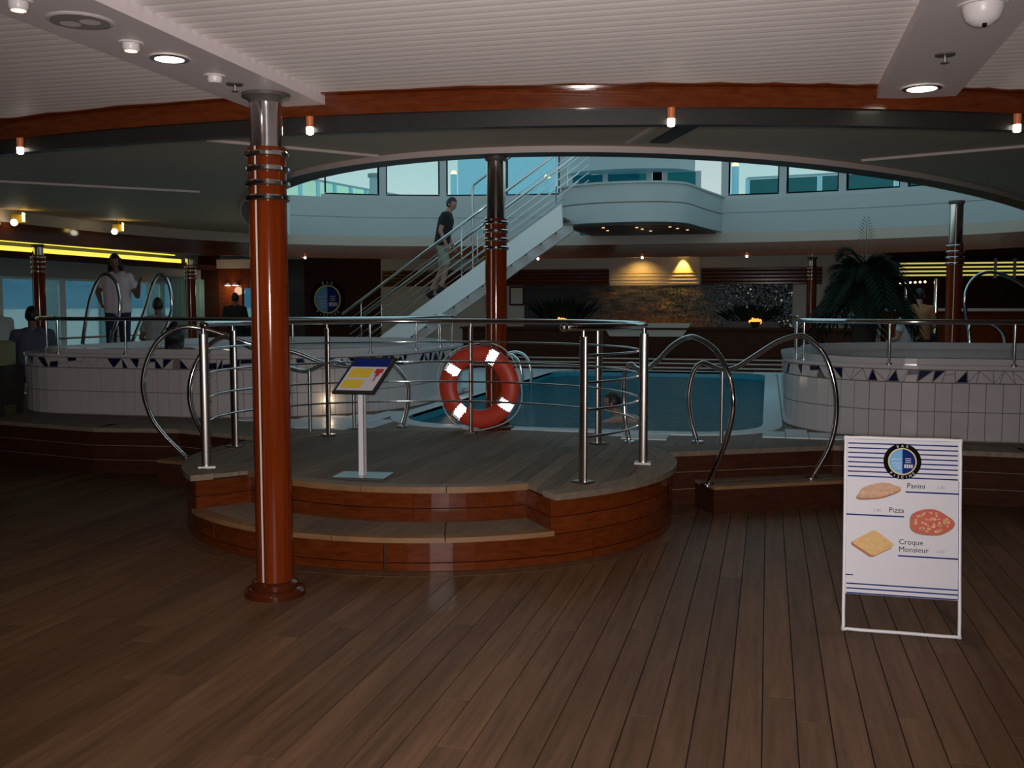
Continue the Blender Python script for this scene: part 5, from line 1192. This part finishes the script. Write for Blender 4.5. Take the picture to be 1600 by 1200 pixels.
def figure(lab, loc, yaw, J0, over, skin, clothes, hairstyle='short', hyaw=0.0, hpitch=0.0, scale=1.0, gaze=True):
    J = {k: Vector(v) for k, v in J0.items()}
    for k, v in over.items(): J[k] = Vector(v)
    rot = Matrix.Rotation(yaw, 4, 'Z')
    def W(v): return tuple((rot @ (Vector(v) * scale)) + Vector(loc))
    t = thing('person', loc, lab, 'person'); mb = MB()
    cL, cR = (J['shL'] - J['shR']).normalized(), (J['shR'] - J['shL']).normalized()
    def torso(m_, e, top=True, bottom=True):
        for s, dr in ((-1, cL), (1, cR)):
            cap(m_, J['pel'] + dr * .075, J['chest'] + dr * .080, .105 + e, .112 + e, 14); cap(m_, J['chest'] + dr * .08, J['neck'] + dr * .07 - (J['neck'] - J['chest']) * .45, .110 + e, .075 + e, 14)
        cap(m_, J['pel'], J['chest'], .11 + e, .115 + e, 14); cap(m_, J['shL'], J['shR'], .060 + e, .060 + e); cap(m_, J['chest'] + cL * .03, J['shL'], .085 + e, .058 + e); cap(m_, J['chest'] + cR * .03, J['shR'], .085 + e, .058 + e)
    torso(mb, 0); cap(mb, J['neck'] - (J['head'] - J['neck']) * .3, J['neck'].lerp(J['head'], .62), .056, .052)
    for s in 'LR':
        cap(mb, J['sh' + s], J['el' + s], .054, .041); cap(mb, J['el' + s], J['wr' + s], .041, .028); cap(mb, J['hip' + s], J['kn' + s], .088, .058); cap(mb, J['kn' + s], J['an' + s], .058, .040)
        cap(mb, J['an' + s] - Vector((0, .03, .03)), J['to' + s], .042, .036)
        w_ = J['wr' + s]; d = (w_ - J['el' + s]).normalized(); side = d.cross(Vector((1, 0, 0))); side = side.normalized() if side.length > .2 else Vector((0, 1, 0)); nrm = d.cross(side).normalized()
        for k in (-1, 0, 1): cap(mb, w_ + d * .01 + side * (k * .012), w_ + d * .085 + side * (k * .024), .020, .018, 8)
        for k, ln in ((-1.5, .062), (-.5, .076), (.5, .072), (1.5, .056)):
            b0 = w_ + d * .085 + side * (k * .0195); b1 = b0 + d * (ln * .5) + nrm * .006; b2 = b1 + d * (ln * .45) + nrm * .022; cap(mb, b0, b1, .0105, .0098, 7); cap(mb, b1, b2, .0098, .0085, 7)
        th0 = w_ + d * .03 + side * .03; th1 = th0 + d * .035 + side * .026 + nrm * .01; cap(mb, th0, th1, .0125, .011, 7); cap(mb, th1, th1 + d * .032 + nrm * .012, .011, .009, 7)
    H = Matrix.Translation(J['head']) @ Matrix.Rotation(hyaw, 4, 'Z') @ Matrix.Rotation(hpitch, 4, 'X')
    hm = head_mb(); mb.add([H @ Vector(v) for v in hm.v], hm.f)
    out = remesh(mb, .0105, 2); out.v = [W(v) for v in out.v]; obj('body', out, skin, t, 'all')
    for s in (-1, 1): e = MB(); e.ball(W(H @ Vector((s * .030, .083, .004))), .0085, 8, 6); obj('eye', e, M['eye'], t, 'all')
    e = MB(); c0 = H @ Vector((-.022, .088, -.055)); c1 = H @ Vector((.022, .088, -.055)); e.tube([W(c0), W((c0 + c1) / 2 + (H.to_3x3() @ Vector((0, .006, 0)))), W(c1)], .005, 6); obj('mouth', e, M['lip'], t, 'all')
    h = head_mb(1.09, True); hb = MB(); hb.add([H @ (Vector(v) + Vector((0, -.006, .006))) for v in h.v], h.f)
    if hairstyle == 'long':
        l = MB(); l.add(hb.v, hb.f); rr_ = random.Random(2)
        for i in range(15):
            a = R(150 + 240 * i / 14); p = Vector((.078 * math.cos(a), .080 * math.sin(a) - .012, .03)); cap(l, H @ p, H @ (p * 1.06 + Vector((0, -.01, -.15))), .026, .028, 8); cap(l, H @ (p * 1.06 + Vector((0, -.01, -.15))), H @ (p * 1.12 + Vector((0, -.015, -.27 - .03 * rr_.random()))), .028, .014, 8)
        hb = l
    hb.v = [W(v) for v in hb.v]; obj('hair', hb, M['hair'], t, 'all')
    for (kind, m_) in clothes:
        c = MB()
        if kind in ('tee', 'vest', 'shirt'):
            torso(c, .016)
            if kind != 'vest':
                for s in 'LR':
                    f = .62 if kind == 'tee' else 1.0; e_ = J['sh' + s].lerp(J['el' + s], f); cap(c, J['sh' + s], e_, .070, .060, 14, kind == 'shirt'); c.ball(J['sh' + s], .070)
                    if kind == 'shirt': cap(c, J['el' + s], J['el' + s].lerp(J['wr' + s], .9), .057, .042, 14, False)
            dn = (J['pel'] - J['chest']).normalized()
            for dr in (cL, cR): cap(c, J['pel'] + dr * .075, J['pel'] + dr * .078 + dn * .07, .120, .128, 14, False)
            cap(c, J['pel'], J['pel'] + dn * .07, .125, .13, 14, False)
        elif kind in ('trousers', 'shorts', 'trunks'):
            f = dict(trousers=1.9, shorts=.98, trunks=.45)[kind]
            for dr in (cL, cR): cap(c, J['pel'] + dr * .075 + (J['chest'] - J['pel']) * .12, J['pel'] + dr * .075 - Vector((0, 0, .03)), .118, .112, 14)
            for s in 'LR':
                cap(c, J['hip' + s], J['hip' + s].lerp(J['kn' + s], min(1, f)), .104, .080 if f < 1.2 else .074, 14, False); c.ball(J['hip' + s], .104)
                if f > 1.2: c.ball(J['kn' + s], .074); cap(c, J['kn' + s], J['kn' + s].lerp(J['an' + s], .95), .074, .060, 14, False)
        elif kind == 'shoes':
            for s in 'LR': cap(c, J['an' + s] - Vector((0, .04, .03)), J['to' + s], .052, .046); cap(c, J['an' + s] + (J['kn' + s] - J['an' + s]).normalized() * .03, J['an' + s] - Vector((0, 0, .03)), .050, .052)
        out = remesh(c, .014, 1); out.v = [W(v) for v in out.v]; obj({'tee': 't_shirt', 'vest': 'top', 'shirt': 'shirt'}.get(kind, kind), out, m_, t, 'all')
    return t
EAST = -PI / 2   # facing +X
STEP1, STEP2 = sz(-5.86) + .05, sz(-6.17) - .11
figure('man in black t-shirt and khaki shorts climbing the white staircase', (-5.86, 17.68, STEP1), EAST + .12, STAND,
       dict(pel=(0, -.02, .93), chest=(0, .06, 1.31), neck=(0, .10, 1.44), head=(0, .16, 1.595), shR=(.185, .07, 1.38), elR=(.22, .0, 1.11), wrR=(.22, .10, .88), shL=(-.185, .07, 1.38), elL=(-.22, .02, 1.12), wrL=(-.25, .12, .90), hipR=(.09, -.02, .91), knR=(.10, .08, .50), anR=(.10, -.02, .09), toR=(.12, .15, .05), hipL=(-.09, -.02, .91), knL=(-.10, -.02, .47), anL=(-.10, -.26, .05), toL=(-.12, -.12, -.13)),
       M['skin'], [('tee', M['tee_black']), ('shorts', M['khaki']), ('shoes', M['tee_black'])], 'short', -.25, -.35, 1.04)
mb = MB(); mb.box((-9.5, 12.75, (DZ + .62) / 2), (1.3, 1.2, .62 - DZ)); tstep = tag(obj('tub_step', mb, M['tile']), 'low white tiled step behind the left tub under the standing woman', 'step')
figure('woman with long dark hair in white top and jeans standing behind the left tub', (-9.18, 12.66, .632), PI + R(36) - R(20), STAND,
       dict(head=(.015, .03, 1.625), shR=(.17, 0, 1.40), elR=(.31, -.06, 1.18), wrR=(.20, .13, 1.04), shL=(-.17, 0, 1.40), elL=(-.29, -.0, 1.13), wrL=(-.37, .15, 1.29)),
       M['skin_dark'], [('tee', M['top_white']), ('trousers', M['jeans']), ('shoes', M['tee_black'])], 'long', .25, -.25, .985)
stool(-9.30, 11.05, DZ, .22, 'low stool under the man in the slate shirt'); stool(-9.25, 13.75, DZ, .38, 'stool under the man in the grey shirt right of the woman'); stool(-10.55, 11.8, DZ, .38, 'stool under the person in the pale shirt at the left frame edge')
figure('man in slate blue shirt seated with his back turned at far left', (-9.30, 11.05, DZ + .22), R(50), SIT, dict(elR=(.27, .06, .30), elL=(-.27, .06, .30)), M['skin_dark'], [('shirt', M['shirt_blue']), ('trousers', M['jeans'])], 'short', 0, .0, 1.03)
figure('man in pale grey shirt seated right of the standing woman', (-9.25, 13.75, DZ + .38), R(40), SIT, {}, M['skin_dark'], [('tee', M['shirt_grey']), ('trousers', M['jeans'])], 'short')
figure('person in pale shirt seated at the left edge before the windows', (-10.55, 11.8, DZ + .38), R(70), SIT, dict(head=(0, .14, .75)), M['skin'], [('tee', M['shirt_pale']), ('trousers', M['jeans'])], 'short')
figure('dark haired bather sitting in the left tub', (-6.36, 9.75, .56), R(20), SIT, {}, M['skin_dark'], [('trunks', M['jeans'])], 'long', 0, -.2, .95)
figure('person seated at the lobby left of the near column', (-11.42, 19.85, .98), R(15), SIT, {}, M['skin_dark'], [('shirt', M['tee_black']), ('trousers', M['jeans'])], 'short'); stool(-11.42, 19.85, DZ, .54, 'stool under the left lobby guest')
figure('person seated beside the lobby guest nearest the column', (-10.72, 20.0, .96), R(5), SIT, {}, M['skin_dark'], [('shirt', M['wicker']), ('trousers', M['jeans'])], 'short'); stool(-10.72, 20.0, DZ, .52, 'stool under the right lobby guest')
# swimmer: leaning forward in the water, only head and shoulders above it
figure('dark haired swimmer with head and shoulders above the pool water', (-1.62, 10.80, -.29), R(75), STAND,
       dict(pel=(0, -.55, .45), chest=(0, -.18, .60), neck=(0, -.05, .68), head=(0, .02, .83), shR=(.19, -.08, .64), elR=(.32, .12, .58), wrR=(.20, .36, .60), shL=(-.19, -.08, .64), elL=(-.32, .12, .58), wrL=(-.20, .36, .60), hipR=(.09, -.57, .43), knR=(.12, -.98, .32), anR=(.12, -1.36, .28), toR=(.13, -1.52, .24), hipL=(-.09, -.57, .43), knL=(-.12, -.96, .26), anL=(-.12, -1.3, .12), toL=(-.13, -1.46, .08)),
       M['skin'], [('trunks', M['jeans'])], 'short', .2, -.1)
stool(2.15, 17.3, DZ, .36, 'stool under the guest in the white top by the palm'); stool(2.5, 18.3, DZ, .55, 'stool under the guest in orange at the bar')
figure('guest in white top and dark trousers seated behind the palm', (2.15, 17.3, DZ + .36), R(70), SIT, {}, M['skin'], [('tee', M['shirt_pale']), ('trousers', M['tee_black'])], 'short')
figure('guest in orange shirt seated at the bar right of the palm', (2.5, 18.3, DZ + .55), R(-20), SIT, {}, M['skin'], [('tee', M['orange']), ('trousers', M['jeans'])], 'short')
